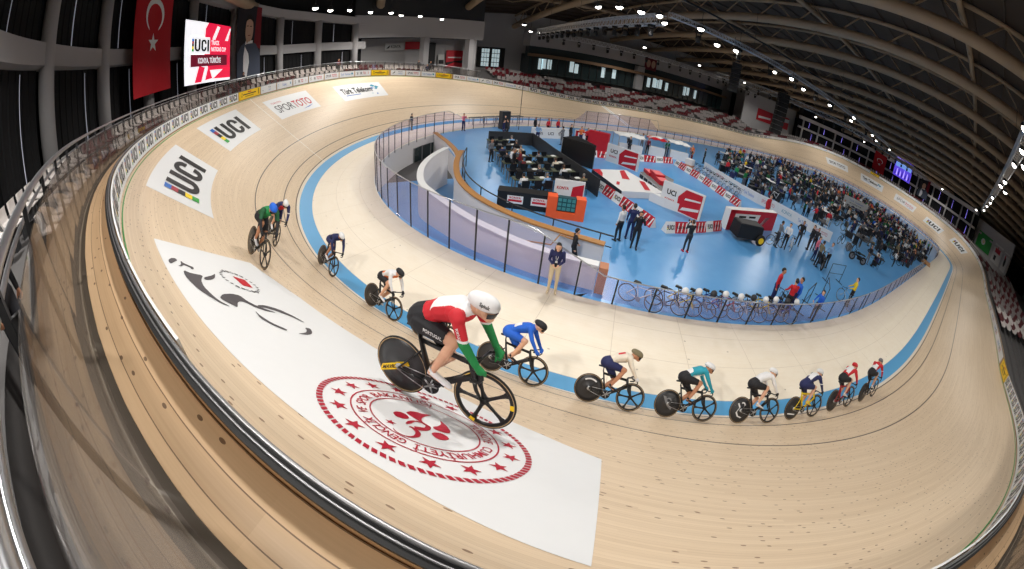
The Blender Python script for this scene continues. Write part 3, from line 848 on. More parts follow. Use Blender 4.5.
for s,a,b in (('TÜRKİYE',243,200),('CUMHURİYETİ',189,107),('GENÇLİK',101,60),('VE',53,42),('SPOR',35,7),('BAKANLIĞI',0,-70)):
    ring_text(s,.568,.098,math.radians(a),math.radians(b),11)
SH={
'e1':[(0.272,0.155),(0.283,0.083),(0.249,0.027),(0.183,0.027),(0.14,0.067),(0.131,0.122),(0.167,0.17),(0.219,0.191)],
'sw1a':[(0.226,-0.02),(0.231,-0.099),(0.193,-0.179),(0.131,-0.211),(0.065,-0.309),(0.092,-0.178),(0.081,-0.08),(0.033,0.006),(-0.068,0.019),(-0.099,0.076),(-0.03,0.049),(0.054,0.027),(0.129,0.007),(0.192,-0.011)],
'sw1b':[(0.033,0.006),(-0.068,0.019),(-0.099,0.076),(-0.098,0.148),(-0.067,0.226),(-0.029,0.249),(0.019,0.212),(-0.014,0.161),(-0.054,0.121),(-0.03,0.049)],
'sw1c':[(0.026,0.042),(0.069,0.08),(0.059,0.177),(0.077,0.247),(0.091,0.23),(0.108,0.162),(0.095,0.089),(0.054,0.027),(-0.03,0.049)],
'sw2':[(-0.038,-0.268),(-0.079,-0.239),(-0.155,-0.184),(-0.218,-0.107),(-0.239,-0.054),(-0.227,-0.01),(-0.172,0.025),(-0.107,0.037),(-0.079,-0.002),(-0.099,-0.071),(-0.095,-0.165)],
'e2':[(-0.142,0.171),(-0.148,0.108),(-0.193,0.052),(-0.258,0.064),(-0.295,0.109),(-0.287,0.161),(-0.247,0.224),(-0.187,0.214)],
'cres':[(0.091,0.458),(0.039,0.498),(-0.018,0.498),(-0.062,0.478),(-0.085,0.414),(-0.074,0.353),(-0.046,0.303),(0.001,0.268),(0.039,0.272),(0.028,0.233),(-0.033,0.239),(-0.083,0.269),(-0.112,0.318),(-0.123,0.379),(-0.102,0.449),(-0.064,0.501),(0.0,0.516),(0.058,0.498)]}
def smooth_poly(p,it=2):
    for _ in range(it):
        q=[]
        for k in range(len(p)):
            a,b=p[k],p[(k+1)%len(p)]
            q+= [(a[0]*.8+b[0]*.2,a[1]*.8+b[1]*.2),(a[0]*.2+b[0]*.8,a[1]*.2+b[1]*.8)]
        p=q
    return p
for p in SH.values(): poly2(mb,fe,smooth_poly(p),11)
star2(mb,fe,.159,.378,.055,.2,11)
fc,_=sheet_fn(2580,5.0,.009)
CY=[[(0.856,1.499),(1.009,1.414),(1.074,1.317),(0.998,1.29),(0.859,1.39),(0.724,1.482),(0.759,1.512)],
[(1.044,1.221),(0.959,1.182),(0.928,1.069),(0.927,1.008),(0.827,1.023),(0.772,1.086),(0.841,1.085),(0.876,1.205),(0.756,1.279),(0.72,1.358),(0.827,1.269)],
[(0.601,1.294),(0.564,1.162),(0.646,0.91),(0.379,1.045),(0.127,1.094),(-0.108,1.066),(-0.288,1.025),(-0.445,0.887),(-0.392,1.04),(-0.24,1.14),(-0.078,1.245),(0.149,1.302),(0.355,1.333)],
[(0.554,0.923),(0.668,0.811),(0.792,0.683),(0.952,0.563),(0.727,0.65),(0.569,0.769),(0.461,0.909),(0.476,0.952)],
[(-0.17,0.946),(0.005,0.819),(0.137,0.596),(0.156,0.434),(-0.014,0.398),(-0.145,0.278),(-0.273,-0.043),(-0.29,0.198),(-0.229,0.355),(-0.1,0.472),(-0.111,0.572),(-0.214,0.667),(-0.409,0.766),(-0.336,0.833),(-0.245,0.936)],
[(-0.107,0.255),(-0.021,0.06),(-0.054,-0.188),(-0.23,-0.375),(-0.499,-0.467),(-0.281,-0.276),(-0.18,-0.075),(-0.146,0.107),(-0.171,0.251)],
[(-0.363,0.447),(-0.532,0.459),(-0.738,0.386),(-0.889,0.218),(-0.947,0.29),(-0.809,0.435),(-0.633,0.523)],
[(-0.69,-0.266),(-0.684,-0.378),(-0.828,-0.302),(-0.926,-0.202),(-0.986,-0.063),(-0.982,0.116),(-0.912,-0.097),(-0.797,-0.223)]]
for p in CY: poly2(mb,fc,smooth_poly(p,1),10)
poly2(mb,fc,[(1.13,.12),(1.14,-.15),(.775,-.15),(.755,.08)],7); ring2(mb,fc,.955,-.02,.05,.075,16,0)
# small round federation crest: ring of letters and two grey wreath ends round the red lozenge
cx_,cy_=.945,.06
for k in range(22):
    a=2*PI*k/22
    if abs(math.sin(a))>.25:
        x,y=cx_+.36*math.cos(a)*1.1,cy_+.36*math.sin(a); poly2(mb,fc,[(x-.022,y-.03),(x+.022,y-.03),(x+.02,y+.03),(x-.02,y+.03)],10)
for s in (-1,1):
    for k in range(5):
        a=math.radians(-28+14*k); ring2(mb,fc,cx_+s*.36*1.12*math.cos(a)*.98,cy_+.42*math.sin(a),.03,.045,10,10)
o=mb.build('floor_banner',DM,fix=False); tag(o,'huge white banner on the banking with a red round emblem and a grey cyclist figure','banner')

# ---- timing lines across the track
def cross_line(i,u0,u1,w,mat,label,slant=0):
    mb=MB(); n=10; sp=STEP*1.2
    for k in range(n+1):
        u=u0+(u1-u0)*k/n; ii=i+slant*(u-u0)
        for s in (-1,1): mb.v.append(tuple(T(ii+s*w/2/sp,u,.003)))
    for k in range(n): mb.f.append((2*k,2*k+1,2*k+3,2*k+2)); mb.m.append(0)
    o=mb.build('timing_line',[mat],fix=False); tag(o,label,'painted line')
M['chalk']=pm('chalk_white',(240,236,228),.6)
cross_line(2337,0.0,TW-.1,.06,M['chalk'],'thin white line across the left bend below the red lettered sheet')
mb=MB()
for w_,h_,mi_ in ((.72,.003,0),(.05,.005,1)):
    o_=len(mb.v)
    for k in range(11):
        u=(TW-.1)*k/10
        for sg in (-1,1): mb.v.append(tuple(T(1815+sg*w_/2/STEP,u,h_)))
    for k in range(10): mb.f.append((o_+2*k,o_+2*k+1,o_+2*k+3,o_+2*k+2)); mb.m.append(mi_)
o=mb.build('finish_line',[M['chalk'],M['ink']],fix=False); tag(o,'broad white finish stripe with a black line across the far straight','painted line')
# ================================================================ BODIES
from mathutils.bvhtree import BVHTree
def capsule(mb,a,b,ra,rb,n=12,flat=None,axis=None):
    """tapered limb with round ends; flat=(side,front) squashes the section, axis = sideways direction"""
    a=Vector(a);b=Vector(b); t=b-a; L=max(t.length,1e-4); t=t/L if t.length>1e-5 else Vector((0,0,1))
    s=Vector(axis) if axis else Vector((0,1,0))
    s=s-t*s.dot(t)
    if s.length<.05: s=t.orthogonal()
    s.normalize(); q=t.cross(s); fs,ff=flat or (1,1)
    prof=[]
    for k in range(5): 
        an=-PI/2+PI/2*k/4; prof.append((ra*math.cos(an)+1e-4,ra*math.sin(an)*min(1,ff if flat else 1)))
    for k in range(5):
        an=PI/2*k/4; prof.append((rb*math.cos(an)+1e-4,L+rb*math.sin(an)*min(1,ff if flat else 1)))
    vs=[];fc=[]
    for r,h in prof:
        for j in range(n):
            w=2*PI*j/n; vs.append(a+t*h+s*(r*fs*math.cos(w))+q*(r*ff*math.sin(w)))
    for i in range(len(prof)-1):
        for j in range(n):
            j2=(j+1)%n; fc.append((i*n+j,i*n+j2,(i+1)*n+j2,(i+1)*n+j))
    fc.append(tuple(range(n))[::-1]); fc.append(tuple((len(prof)-1)*n+j for j in range(n)))
    mb.add(vs,fc)
def fuse(bones,voxel,smooth=4,name='body'):
    """one continuous skin over all the limbs"""
    mb=MB()
    for B in bones: capsule(mb,*B[1:5],flat=B[5] if len(B)>5 else None,axis=B[6] if len(B)>6 else None)
    me=mb.mesh('tmp',[M['black']]); o=bpy.data.objects.new('tmp',me); COL.objects.link(o)
    r=o.modifiers.new('r','REMESH'); r.mode='VOXEL'; r.voxel_size=voxel; r.adaptivity=0
    s=o.modifiers.new('s','SMOOTH'); s.factor=.5; s.iterations=smooth
    dg=bpy.context.evaluated_depsgraph_get(); out=bpy.data.meshes.new_from_object(o.evaluated_get(dg))
    bpy.data.objects.remove(o); bpy.data.meshes.remove(me)
    v=np.array([p.co[:] for p in out.vertices]); f=[tuple(p.vertices) for p in out.polygons]
    bpy.data.meshes.remove(out)
    return v,f
def zones(v,f,bones):
    """nearest limb for every face"""
    c=np.array([v[list(q)].mean(0) for q in f]); best=np.full(len(c),1e9); z=np.zeros(len(c),int)
    for k,B in enumerate(bones):
        a=np.array(B[1]);b=np.array(B[2]); ab=b-a; t=np.clip(((c-a)@ab)/max(ab@ab,1e-8),0,1)
        r=B[3]+(B[4]-B[3])*t; d=np.linalg.norm(c-a-t[:,None]*ab,axis=1)-r
        m=d<best; best[m]=d[m]; z[m]=k
    return z,c
def vnormals(v,f):
    n=np.zeros_like(v)
    q=np.array([x if len(x)==4 else (*x,x[-1]) for x in f])
    fn=np.cross(v[q[:,2]]-v[q[:,0]],v[q[:,3]]-v[q[:,1]])
    for k in range(4): np.add.at(n,q[:,k],fn)
    return n/(np.linalg.norm(n,axis=1)[:,None]+1e-12)
def submesh(name,v,f,sel,mi,mats,off):
    n=vnormals(v,f); fs=[f[k] for k in np.nonzero(sel)[0]]
    used=sorted({i for q in fs for i in q}); mp={i:k for k,i in enumerate(used)}
    mb=MB(); mb.v=[tuple(v[i]+n[i]*off) for i in used]; mb.f=[tuple(mp[i] for i in q) for q in fs]
    mb.m=[int(mi[k]) for k in np.nonzero(sel)[0]] if mi is not None else [0]*len(fs)
    return mb.mesh(name,mats,True)

SKIN=[pm('skin_fair',(222,172,142),.55,0,.05,9),pm('skin_tan',(190,134,102),.55,0,.05,9),pm('skin_brown',(120,78,56),.55,0,.05,9)]
HAIR=[pm('hair_dark',(30,22,18),.6,0,.2,30),pm('hair_brown',(70,46,30),.6,0,.2,30),pm('hair_grey',(120,116,112),.6,0,.2,30),pm('hair_fair',(160,120,74),.6,0,.2,30)]
def finger_set(wr,kn,dirv,side,down,z,r=.0088):
    """five fingers curling round a bar: wr wrist, kn knuckle line centre, dirv along fingers, side across the palm, down curl direction"""
    out=[]
    wr,kn,dirv,side,down=[Vector(q) for q in (wr,kn,dirv,side,down)]
    for k,(o_,l) in enumerate(((-.030,.85),(-.010,1.0),(.011,.95),(.031,.75))):
        a=kn+side*o_; b=a+dirv*(.036*l); c=b+down*(.030*l)+dirv*.004; d=c+down*.006-dirv*(.024*l)
        out+= [(z,a,b,r*1.05,r),(z,b,c,r,r*.95),(z,c,d,r*.95,r*.85)]
    t0=wr*.55+kn*.45-side*.034; t1=t0-side*.020+down*.020+dirv*.02; t2=t1+down*.026+dirv*.016
    out+= [(z,t0,t1,r*1.3,r*1.1),(z,t1,t2,r*1.1,r*.9)]
    return out
def rider_bones(fine=False):
    V=Vector; B=[]
    a=lambda *x:B.append(x)
    Y=(0,1,0)
    a('shorts',(.24,0,1.0),(.31,0,1.04),.150,.140,(1.1,.92),Y)
    a('torso',(.33,0,1.06),(.46,0,1.15),.128,.122,(1.12,.86),Y)
    a('torso',(.46,0,1.15),(.62,0,1.20),.126,.135,(1.2,.86),Y)
    a('torso',(.62,0,1.20),(.70,0,1.205),.135,.105,(1.32,.82),Y)
    a('neck',(.70,0,1.23),(.80,0,1.265),.062,.055)
    # head, face pointing forward and down
    a('head',(.835,0,1.305),(.865,0,1.285),.088,.086,(.86,1.05),Y)
    a('head',(.885,0,1.245),(.915,0,1.215),.066,.050,(.9,1),Y)        # jaw
    a('head',(.945,0,1.268),(.962,0,1.245),.014,.015)                  # nose
    for s in (-1,1):
        a('head',(.925,s*.030,1.298),(.935,s*.022,1.292),.020,.018)    # brow
        a('head',(.845,s*.076,1.268),(.838,s*.080,1.285),.014,.016)    # ear
        a('head',(.925,s*.014,1.212),(.93,s*.004,1.210),.010,.010)     # lips
        a('arm',(.69,s*.165,1.215),(.72,s*.185,1.19),.066,.060)
        a('arm',(.71,s*.185,1.20),(.815,s*.225,1.01),.053,.043)
        a('fore',(.815,s*.225,1.01),(.935,s*.205,.845),.042,.030)
        a('fore',(.935,s*.205,.845),(.955,s*.20,.820),.029,.026)
        a('glove',(.955,s*.20,.820),(.985,s*.192,.785),.031,.036,(.8,1.15),Y)
        B.extend(finger_set((.955,s*.20,.82),(.995,s*.192,.785),V((.75,-s*.1,-.35)).normalized(),V((.25,s*.35,.85)).normalized()*1.0,V((-.15,-s*.75,-.35)).normalized(),'glove',.0092 if fine else .011))
    # legs: right crank up and forward, left down and back
    K={-1:((.275,-.085,.985),(.665,-.105,.925),(.465,-.105,.545),(.545,-.11,.455)),1:((.275,.085,.97),(.535,.10,.625),(.235,.105,.315),(.325,.11,.235))}
    for s,(h,k,an,toe) in K.items():
        h,k,an,toe=V(h),V(k),V(an),V(toe)
        a('shorts',h,h.lerp(k,.55),.100,.082); a('thighend',h.lerp(k,.55),k,.080,.058)
        a('leg',k,k.lerp(an,.12),.058,.054); a('leg',k.lerp(an,.08),k.lerp(an,.38),.050,.058); a('leg',k.lerp(an,.38),an,.057,.034)
        a('sock',k.lerp(an,.78),an,.037,.034)
        a('foot',an+V((-.03,0,-.045)),toe,.036,.030)
    return B,K
def build_rider_meshes(fine):
    B,K=rider_bones(fine)
    v,f=fuse(B,.0065 if fine else .0125,5 if fine else 3)
    z,c=zones(v,f,B); names=np.array([b[0] for b in B])[z]
    res={}
    me=submesh('body',v,f,np.ones(len(f),bool),np.zeros(len(f),int),[SKIN[0]],0); res['body']=me
    # thigh end: covered down to 70 % of the thigh
    isthigh=names=='thighend'; cov=np.zeros(len(f),bool)
    for s,(h,k,_,_) in K.items():
        h=np.array(h);k=np.array(k); t=((c-h)@(k-h))/((k-h)@(k-h)); cov|=isthigh&(np.sign(c[:,1])==s)&(t<.80)
    shorts=(names=='shorts')|cov
    top=np.isin(names,['torso','arm','fore'])
    # 0 body colour, 1 side/waist, 2 upper sleeve, 3 cuff band, 4 lower sleeve
    mi=np.zeros(len(f),int)
    tor=names=='torso'
    mi[tor&((c[:,2]<1.13+.25*(c[:,0]-.45))|(c[:,0]<.40))]=1
    mi[names=='arm']=2; mi[(np.abs(c[:,1])>.125)&tor]=2
    mi[(names=='fore')]=4; mi[(names=='arm')&(c[:,2]<1.055)]=3; mi[(names=='arm')&(c[:,2]<1.035)]=4
    res['jersey']=(v,f,top,mi); res['shorts']=(v,f,shorts,None); res['gloves']=(v,f,names=='glove',None); res['socks']=(v,f,names=='sock',None)
    return res,v,f,K
def shoe_mesh():
    mb=MB(); V=Vector
    # local: heel at origin, toe along +x, sole at z=0
    sec=[(-.03,.028,.062),(.0,.036,.075),(.05,.038,.070),(.10,.036,.060),(.15,.042,.048),(.20,.042,.038),(.235,.030,.028),(.25,.012,.02)]
    n=12; vs=[];fc=[]
    for x,w,h in sec:
        for j in range(n):
            q=2*PI*j/n; z=h/2+h/2*math.sin(q); vs.append((x,w*math.cos(q)*(1 if z>h*.3 else .9),max(0,z)))
    for i in range(len(sec)-1):
        for j in range(n):
            j2=(j+1)%n; fc.append((i*n+j,(i+1)*n+j,(i+1)*n+j2,i*n+j2))
    fc.append(tuple(range(n))); fc.append(tuple((len(sec)-1)*n+j for j in range(n))[::-1])
    mb.add(vs,fc,0); mb.tube([(.0,0,.06),(-.005,0,.10)],[.036,.034],10,0); mb.box((.12,0,-.006),(.12,.06,.014),1)
    return mb.mesh('shoe',[M['white'],M['black']],True)
def helmet_mesh(aero=True):
    mb=MB(); n,m=20,12; vs=[];fc=[]
    for i in range(m+1):
        a=PI*i/m               # from front (0) to tail (pi)
        x=math.cos(a); r=math.sin(a)
        for j in range(n):
            q=2*PI*j/n
            X=.155*x; rr=r**.8 if r>0 else 0
            if x<0: X*=1.25 if aero else 1.0
            Y=.105*rr*math.cos(q); Z=.118*rr*math.sin(q)
            if Z<0: Z*=.42
            if x<0: Z+=.02*x*x
            vs.append((X,Y,Z))
    for i in range(m):
        for j in range(n):
            j2=(j+1)%n; fc.append((i*n+j,(i+1)*n+j,(i+1)*n+j2,i*n+j2))
    mi=[]
    for q in fc:
        z=sum(vs[k][2] for k in q)/4; mi.append(1 if z<-.028 else 0)
    mb.add(vs,fc,mi)
    return mb.mesh('helmet',[M['white'],M['black']],True)
def visor_mesh():
    mb=MB(); vs=[];fc=[]; n=12
    for i in range(4):
        for j in range(n+1):
            a=-1.15+2.3*j/n; z=-.03-.02*i; r=.112-.006*i
            vs.append((.035+r*math.cos(a)*1.02,.95*r*math.sin(a),z))
    for i in range(3):
        for j in range(n): fc.append((i*(n+1)+j,i*(n+1)+j+1,(i+1)*(n+1)+j+1,(i+1)*(n+1)+j))
    k=len(vs); vs+= [(x*.96,y*.96,z) for x,y,z in vs]; fc+= [tuple(k+i for i in q)[::-1] for q in fc]
    return mb.add(vs,fc).mesh('visor',[M['visor']],True)
M['visor']=pm('smoked_visor',(20,22,26),.12,0,0)

# ================================================================ TRACK BICYCLES
M['tyre']=pm('tyre_rubber',(24,23,24),.7); M['tan']=pm('tan_sidewall',(178,150,112),.7); M['carbon']=pm('carbon_black',(20,20,22),.32,0,.1,20); M['satin']=pm('satin_disc',(38,38,41),.4,0,.08,4)
M['bikered']=pm('bike_red',(170,24,34),.4); M['bikewhite']=pm('bike_white',(222,222,222),.4); M['bikeyellow']=pm('bike_yellow',(235,205,20),.4); M['bikeblue']=pm('bike_blue',(20,60,170),.4)
AY=Matrix.Rotation(PI/2,4,'X')     # z axis -> -y (right side of the bicycle)
R_=.335
def at(x,z,y=0): return Matrix.Translation((x,y,z))@AY
def tyre_mesh():
    mb=MB(); mb.lathe([(R_-.022,-.010),(R_-.012,-.0125),(R_,-.006),(R_,.006),(R_-.012,.0125),(R_-.022,.010)],48,0,None,True)
    mb.lathe([(R_-.0235,-.0115),(R_-.0145,-.0135),(R_-.0145,.0135),(R_-.0235,.0115)],48,1,None,True)
    return mb.mesh('tyre',[M['tyre'],M['tan']],True)
def disc_mesh():
    mb=MB(); mb.lathe([(.001,-.030),(.03,-.030),(.032,-.024),(.2,-.014),(R_-.018,-.009),(R_-.018,.009),(.2,.014),(.032,.024),(.03,.030),(.001,.030)],48,0)
    return mb.mesh('disc',[M['satin']],True)
def five_spoke_mesh():
    mb=MB(); mb.lathe([(R_-.018,-.010),(R_-.045,-.012),(R_-.062,-.006),(R_-.062,.006),(R_-.045,.012),(R_-.018,.010)],60,0,None,True)
    mb.lathe([(.001,-.04),(.03,-.04),(.038,-.02),(.038,.02),(.03,.04),(.001,.04)],20,0)
    for k in range(5):
        a=PI/2+2*PI*k/5+.3; d=Vector((math.cos(a),math.sin(a),0)); e=Vector((-d.y,d.x,0)); vs=[];ring=8
        for r,w,t in ((.02,.030,.016),(.08,.021,.013),(.18,.019,.012),(.24,.026,.010),(R_-.05,.045,.009)):
            for j in range(ring):
                q=2*PI*j/ring; vs.append(d*r+e*(w*math.cos(q))+Vector((0,0,t*math.sin(q))))
        fs=[(i*ring+j,i*ring+(j+1)%ring,(i+1)*ring+(j+1)%ring,(i+1)*ring+j) for i in range(4) for j in range(ring)]
        mb.add(vs,fs,0)
    return mb.mesh('five_spoke_wheel',[M['carbon']],True)
TYRE,DISC,FIVE=tyre_mesh(),disc_mesh(),five_spoke_mesh()
def make_track_bike():
    root=thing('track_bicycle','black track bicycle','bicycle')
    def part(name,mb,mats,parent=root,smooth=True): return mb.build(name,mats,parent,smooth)
    fr=MB(); BB=(.40,0,.285); HT=(.80,0,.70); HB=(.845,0,.575); ST=(.235,0,.74)
    fl=(.55,1.15)
    fr.tube([HB,(.62,0,.42),BB],[.034,.030,.034],10,0,None,False,(1.35,.62))
    fr.tube([HT,(.52,0,.715),ST],[.026,.022,.022],10,0,None,False,(1.2,.7))
    fr.tube([BB,(.31,0,.50),ST,(.215,0,.80)],[.034,.034,.026,.022],10,0,None,False,(.62,1.3))
    fr.tube([(.79,0,.735),HB,(.852,0,.55)],[.030,.030,.028],10,0)
    for s in (-1,1):
        fr.tube([(.39,s*.03,.285),(.2,s*.055,.31),(0,s*.058,R_)],[.017,.013,.012],8,0); fr.tube([(.25,s*.016,.62),(.13,s*.046,.48),(0,s*.058,R_)],[.012,.010,.012],8,0)
    fr.ball(BB,(.045,.036,.045),12,8,0); part('frame',fr,[M['carbon']])
    fk=MB()
    fk.tube([(.852,0,.56),(.868,0,.53)],[.03,.03],10)
    for s in (-1,1): fk.tube([(.862,s*.028,.54),(.90,s*.042,.45),(.98,s*.046,R_)],[.020,.017,.012],8,0,None,False,(1.3,.6))
    part('fork',fk,[M['carbon']])
    rw=link('rear_wheel',DISC,root,at(0,R_)); link('tyre',TYRE,rw)
    fw=link('front_wheel',FIVE,root,at(.98,R_)); link('tyre',TYRE,fw)
    hb=MB(); hb.tube([(.79,0,.735),(.80,0,.76),(.90,0,.785)],[.02,.018,.018],8)
    hb.tube([(.90,-.17,.775),(.90,0,.785),(.90,.17,.775)],.014,8)
    for s in (-1,1):
        pts=[(.90,s*.17,.775),(.945,s*.185,.785),(1.00,s*.192,.765),(1.015,s*.195,.715),(.985,s*.197,.672),(.90,s*.20,.655)]
        hb.tube(pts,.0145,8)
    hbo=part('handlebar',hb,[M['carbon']])
    sd=MB(); sd.tube([(.215,0,.78),(.205,0,.875)],[.020,.018],8,0,None,False,(.7,1.3)); part('seatpost',sd,[M['carbon']])
    sa=MB(); n=10; vs=[];fs=[]
    for x,w,h in ((.08,.02,.03),(.10,.064,.035),(.16,.070,.035),(.22,.045,.03),(.30,.022,.028),(.355,.016,.022),(.365,.006,.012)):
        for j in range(n):
            q=2*PI*j/n; vs.append((x,w*math.cos(q),.89+h*.5*math.sin(q)))
    for i in range(6):
        for j in range(n): fs.append((i*n+j,(i+1)*n+j,(i+1)*n+(j+1)%n,i*n+(j+1)%n))
    fs.append(tuple(range(n))); sa.add(vs,fs); part('saddle',sa,[M['black']])
    ck=MB(); ck.lathe([(.02,-.004),(.098,-.004),(.102,0),(.098,.004),(.02,.004)],40,0,at(.40,.285,-.05))
    for k in range(5):
        a=2*PI*k/5; ck.tube([(.40,-.06,.285),(.40+.085*math.cos(a),-.055,.285+.085*math.sin(a))],[.012,.008],6,1)
    cko=part('chainring',ck,[M['black'],M['steel']])
    P={-1:(.526,.391),1:(.274,.179)}
    for s in (-1,1):
        cr=MB(); px,pz=P[s]; cr.tube([(.40,s*.075,.285),(px,s*.085,pz)],[.016,.011],8,0,None,False,(1,.6)); c_=part('crank_arm',cr,[M['steel']])
        pe=MB(); pe.box((px,s*.115,pz),(.07,.05,.018)); pe.tube([(px,s*.08,pz),(px,s*.13,pz)],.007,6); pe.build('pedal',[M['black']],c_)
    ch=MB()
    for (z0,z1) in ((.285+.1,R_+.045),(.285-.1,R_-.045)): ch.tube([(.40,-.05,z0),(0,-.05,z1)],.005,5)
    ch.lathe([(.01,-.003),(.045,-.003),(.045,.003),(.01,.003)],20,0,at(0,R_,-.05)); part('chain',ch,[M['steel']])
    return root
def race_matrix(s,u,lean,yaw,S):
    f,o,n,_=frame(s); X=T(s,u,.006)
    f2=f*math.cos(yaw)+o*math.sin(yaw); o2=o*math.cos(yaw)-f*math.sin(yaw)
    up=n*math.cos(lean)+o2*math.sin(lean); left=up.cross(f2)
    m=Matrix((f2*S,left*S,up*S)).transposed().to_4x4(); m.translation=X
    return m
BIKE=make_track_bike()
BIKE_PROTO_USED=[False]
def new_bike(Mx):
    if not BIKE_PROTO_USED[0]:
        BIKE_PROTO_USED[0]=True; b=BIKE; b.matrix_world=Mx
    else: b=copy_tree(BIKE,None,Mx)
    return b
def kid(o,name):
    return [c for c in o.children if c.name.split('.')[0]==name]
SHOE=shoe_mesh(); HELM=helmet_mesh(True); VISOR=visor_mesh()
RM={}
def rider_set(fine):
    if fine not in RM:
        r,v,f,K=build_rider_meshes(fine)
        d={'body':r['body'],'K':K,'v':v,'f':f}
        o=.0045
        J=r['jersey']; d['jersey']=submesh('jersey',v,f,J[2],J[3],[M['white'],M['red'],M['red'],M['white'],M['green']],o)
        for nm,oo in (('glove',.002),('sock',.003)):
            d[nm]=[submesh(nm,v,f,r[nm+'s'][2]&(sg*np.array([v[list(q)].mean(0)[1] for q in f])>0),None,[M['black']],oo) for sg in (-1,1)]
        d['shorts']=submesh('shorts',v,f,r['shorts'][2],None,[M['black']],o+.0015)
        RM[fine]=d
    return RM[fine]
def cloth(name,c): return pm('cloth_'+name,c,.7,0,.06,18)
CL={k:cloth(k,c) for k,c in dict(white=(226,226,228),red=(198,30,44),green=(20,130,66),black=(24,24,30),navy=(26,34,84),blue=(24,96,206),teal=(34,150,172),beige=(226,216,200),orange=(226,120,60),grey=(110,112,118),dkgreen=(20,84,48),yellow=(232,200,40),purple=(92,52,120),khaki=(120,110,84),pink=(226,120,140),lightblue=(130,170,214),maroon=(110,20,34),cream=(214,196,164),charcoal=(46,48,56)).items()}
def make_rider(Mx,label,jersey,shorts,helmet,helm_edge='black',gloves='black',socks='white',skin=0,shoe='white',fine=False,head=(0,0),visor=True,frame_c=None,disc_c=None,bike_label='',sock_mat=None):
    b=new_bike(Mx); b['label']=bike_label; b['group']='racing bicycles'
    if frame_c: omat(kid(b,'frame')[0],0,frame_c)
    if disc_c: omat(kid(b,'rear_wheel')[0],0,disc_c)
    d=rider_set(fine); t=thing('person',label,'cyclist',Mx,'racing cyclists')
    o=link('body',d['body'],t); omat(o,0,SKIN[skin])
    o=link('jersey',d['jersey'],t)
    for k,c in enumerate(jersey): omat(o,k,CL[c])
    o=link('shorts',d['shorts'],t); omat(o,0,CL[shorts]); 
    for q in (0,1):
        o=link('glove',d['glove'][q],t); omat(o,0,CL[gloves]); o=link('sock',d['sock'][q],t); omat(o,0,CL[socks])
    for s,(h,k,an,toe) in d['K'].items():
        an,toe=Vector(an),Vector(toe); dx=(toe-an); an2=an+Vector((-.035,0,-.085)); a=math.atan2(toe.z-.03-an2.z,toe.x-an2.x)
        m=Matrix.Translation(an2)@Matrix.Rotation(-a*.9,4,'Y'); so=link('shoe',SHOE,t,m); omat(so,0,CL[shoe])
    hm=Matrix.Translation((.865,0,1.315))@Matrix.Rotation(head[0],4,'Z')@Matrix.Rotation(.30+head[1],4,'Y')@Matrix.Scale(.88,4)
    ho=link('helmet',HELM,t,hm); omat(ho,0,CL[helmet]); omat(ho,1,CL[helm_edge])
    if visor: link('visor',VISOR,ho)
    return t,b,ho
def wrap_text(name,txt,parent,v,f,origin,right,upv,normal,h,mat,w=None,bold=.02,off=.009):
    """lettering laid on a body surface, found by rays along -normal"""
    bv=BVHTree.FromPolygons([tuple(p) for p in v],f); right,upv,normal=[Vector(q).normalized() for q in (right,upv,normal)]; origin=Vector(origin)
    mb=MB()
    def fn(x,y):
        p=origin+right*x+upv*y; hit=bv.ray_cast(p+normal*.3,-normal)
        q=hit[0] if hit[0] is not None else p
        return q+normal*off
    put_text(mb,txt,fn,w=w,h=h,bold=bold); return mb.build(name,[mat],parent,False,fix=False)
RP=dict(lead=(2607.046,4.81,.486,.049,1.022),green=(2541.652,3.746,.259,-.002,.973),behind=(2507.734,2.257,.197,0,.962),navy=(2516.542,.373,.215,-.008,.95),orange=(2554.064,.291,.27,.002,.938),
 hidden=(2578.0,.40,.24,0,.86),blue=(2604.456,.893,.187,.003,.944),beige=(2630.58,.854,.104,0,.892),teal=(2652.214,.784,.039,-.002,.901),white=(2675.959,.73,-.015,-.008,.923),nw=(2699.452,.568,.07,-.011,.92),red=(2724.625,.436,.069,-.005,.959),last=(2748.932,.45,.095,-.002,.941))
lead,leadb,leadh=make_rider(race_matrix(*RP['lead']),'nearest cyclist in white and red jersey with green sleeves and white helmet over the banner',('white','red','red','white','green'),'black','white',gloves='green',socks='white',fine=True,head=(0,-.18),bike_label='nearest black track bicycle with yellow stickers on its wheels, above the emblem')
make_rider(race_matrix(*RP['green']),'cyclist in green jersey and blue helmet high on the left bend',('green','green','dkgreen','black','black'),'black','blue',skin=1,socks='black',bike_label='track bicycle under the cyclist in green on the left bend',disc_c=M['carbon'])
make_rider(race_matrix(*RP['behind']),'cyclist in purple and white riding just behind the cyclist in green',('navy','red','navy','white','navy'),'navy','white',skin=0,bike_label='track bicycle half hidden behind the cyclist in green')
make_rider(race_matrix(*RP['navy']),'cyclist in dark navy with white helmet alone on the left blue band',('navy','navy','navy','navy','navy'),'navy','white',skin=1,socks='black',bike_label='track bicycle under the lone navy cyclist on the left blue band')
make_rider(race_matrix(*RP['orange']),'cyclist in white with black helmet and orange shorts trim behind the nearest cyclist',('white','orange','white','white','white'),'black','black','grey',skin=0,socks='white',bike_label='track bicycle of the white jersey cyclist with black helmet on the blue band')
make_rider(race_matrix(*RP['hidden']),'cyclist in black almost hidden behind the nearest cyclist in red and green',('black','black','black','black','black'),'black','black',bike_label='track bicycle with only its rear disc showing behind the nearest cyclist')
make_rider(race_matrix(*RP['blue']),'cyclist in bright blue skinsuit and black helmet just ahead of the nearest cyclist',('blue','blue','blue','blue','blue'),'blue','black',gloves='blue',socks='navy',shoe='black',bike_label='track bicycle of the cyclist in bright blue')
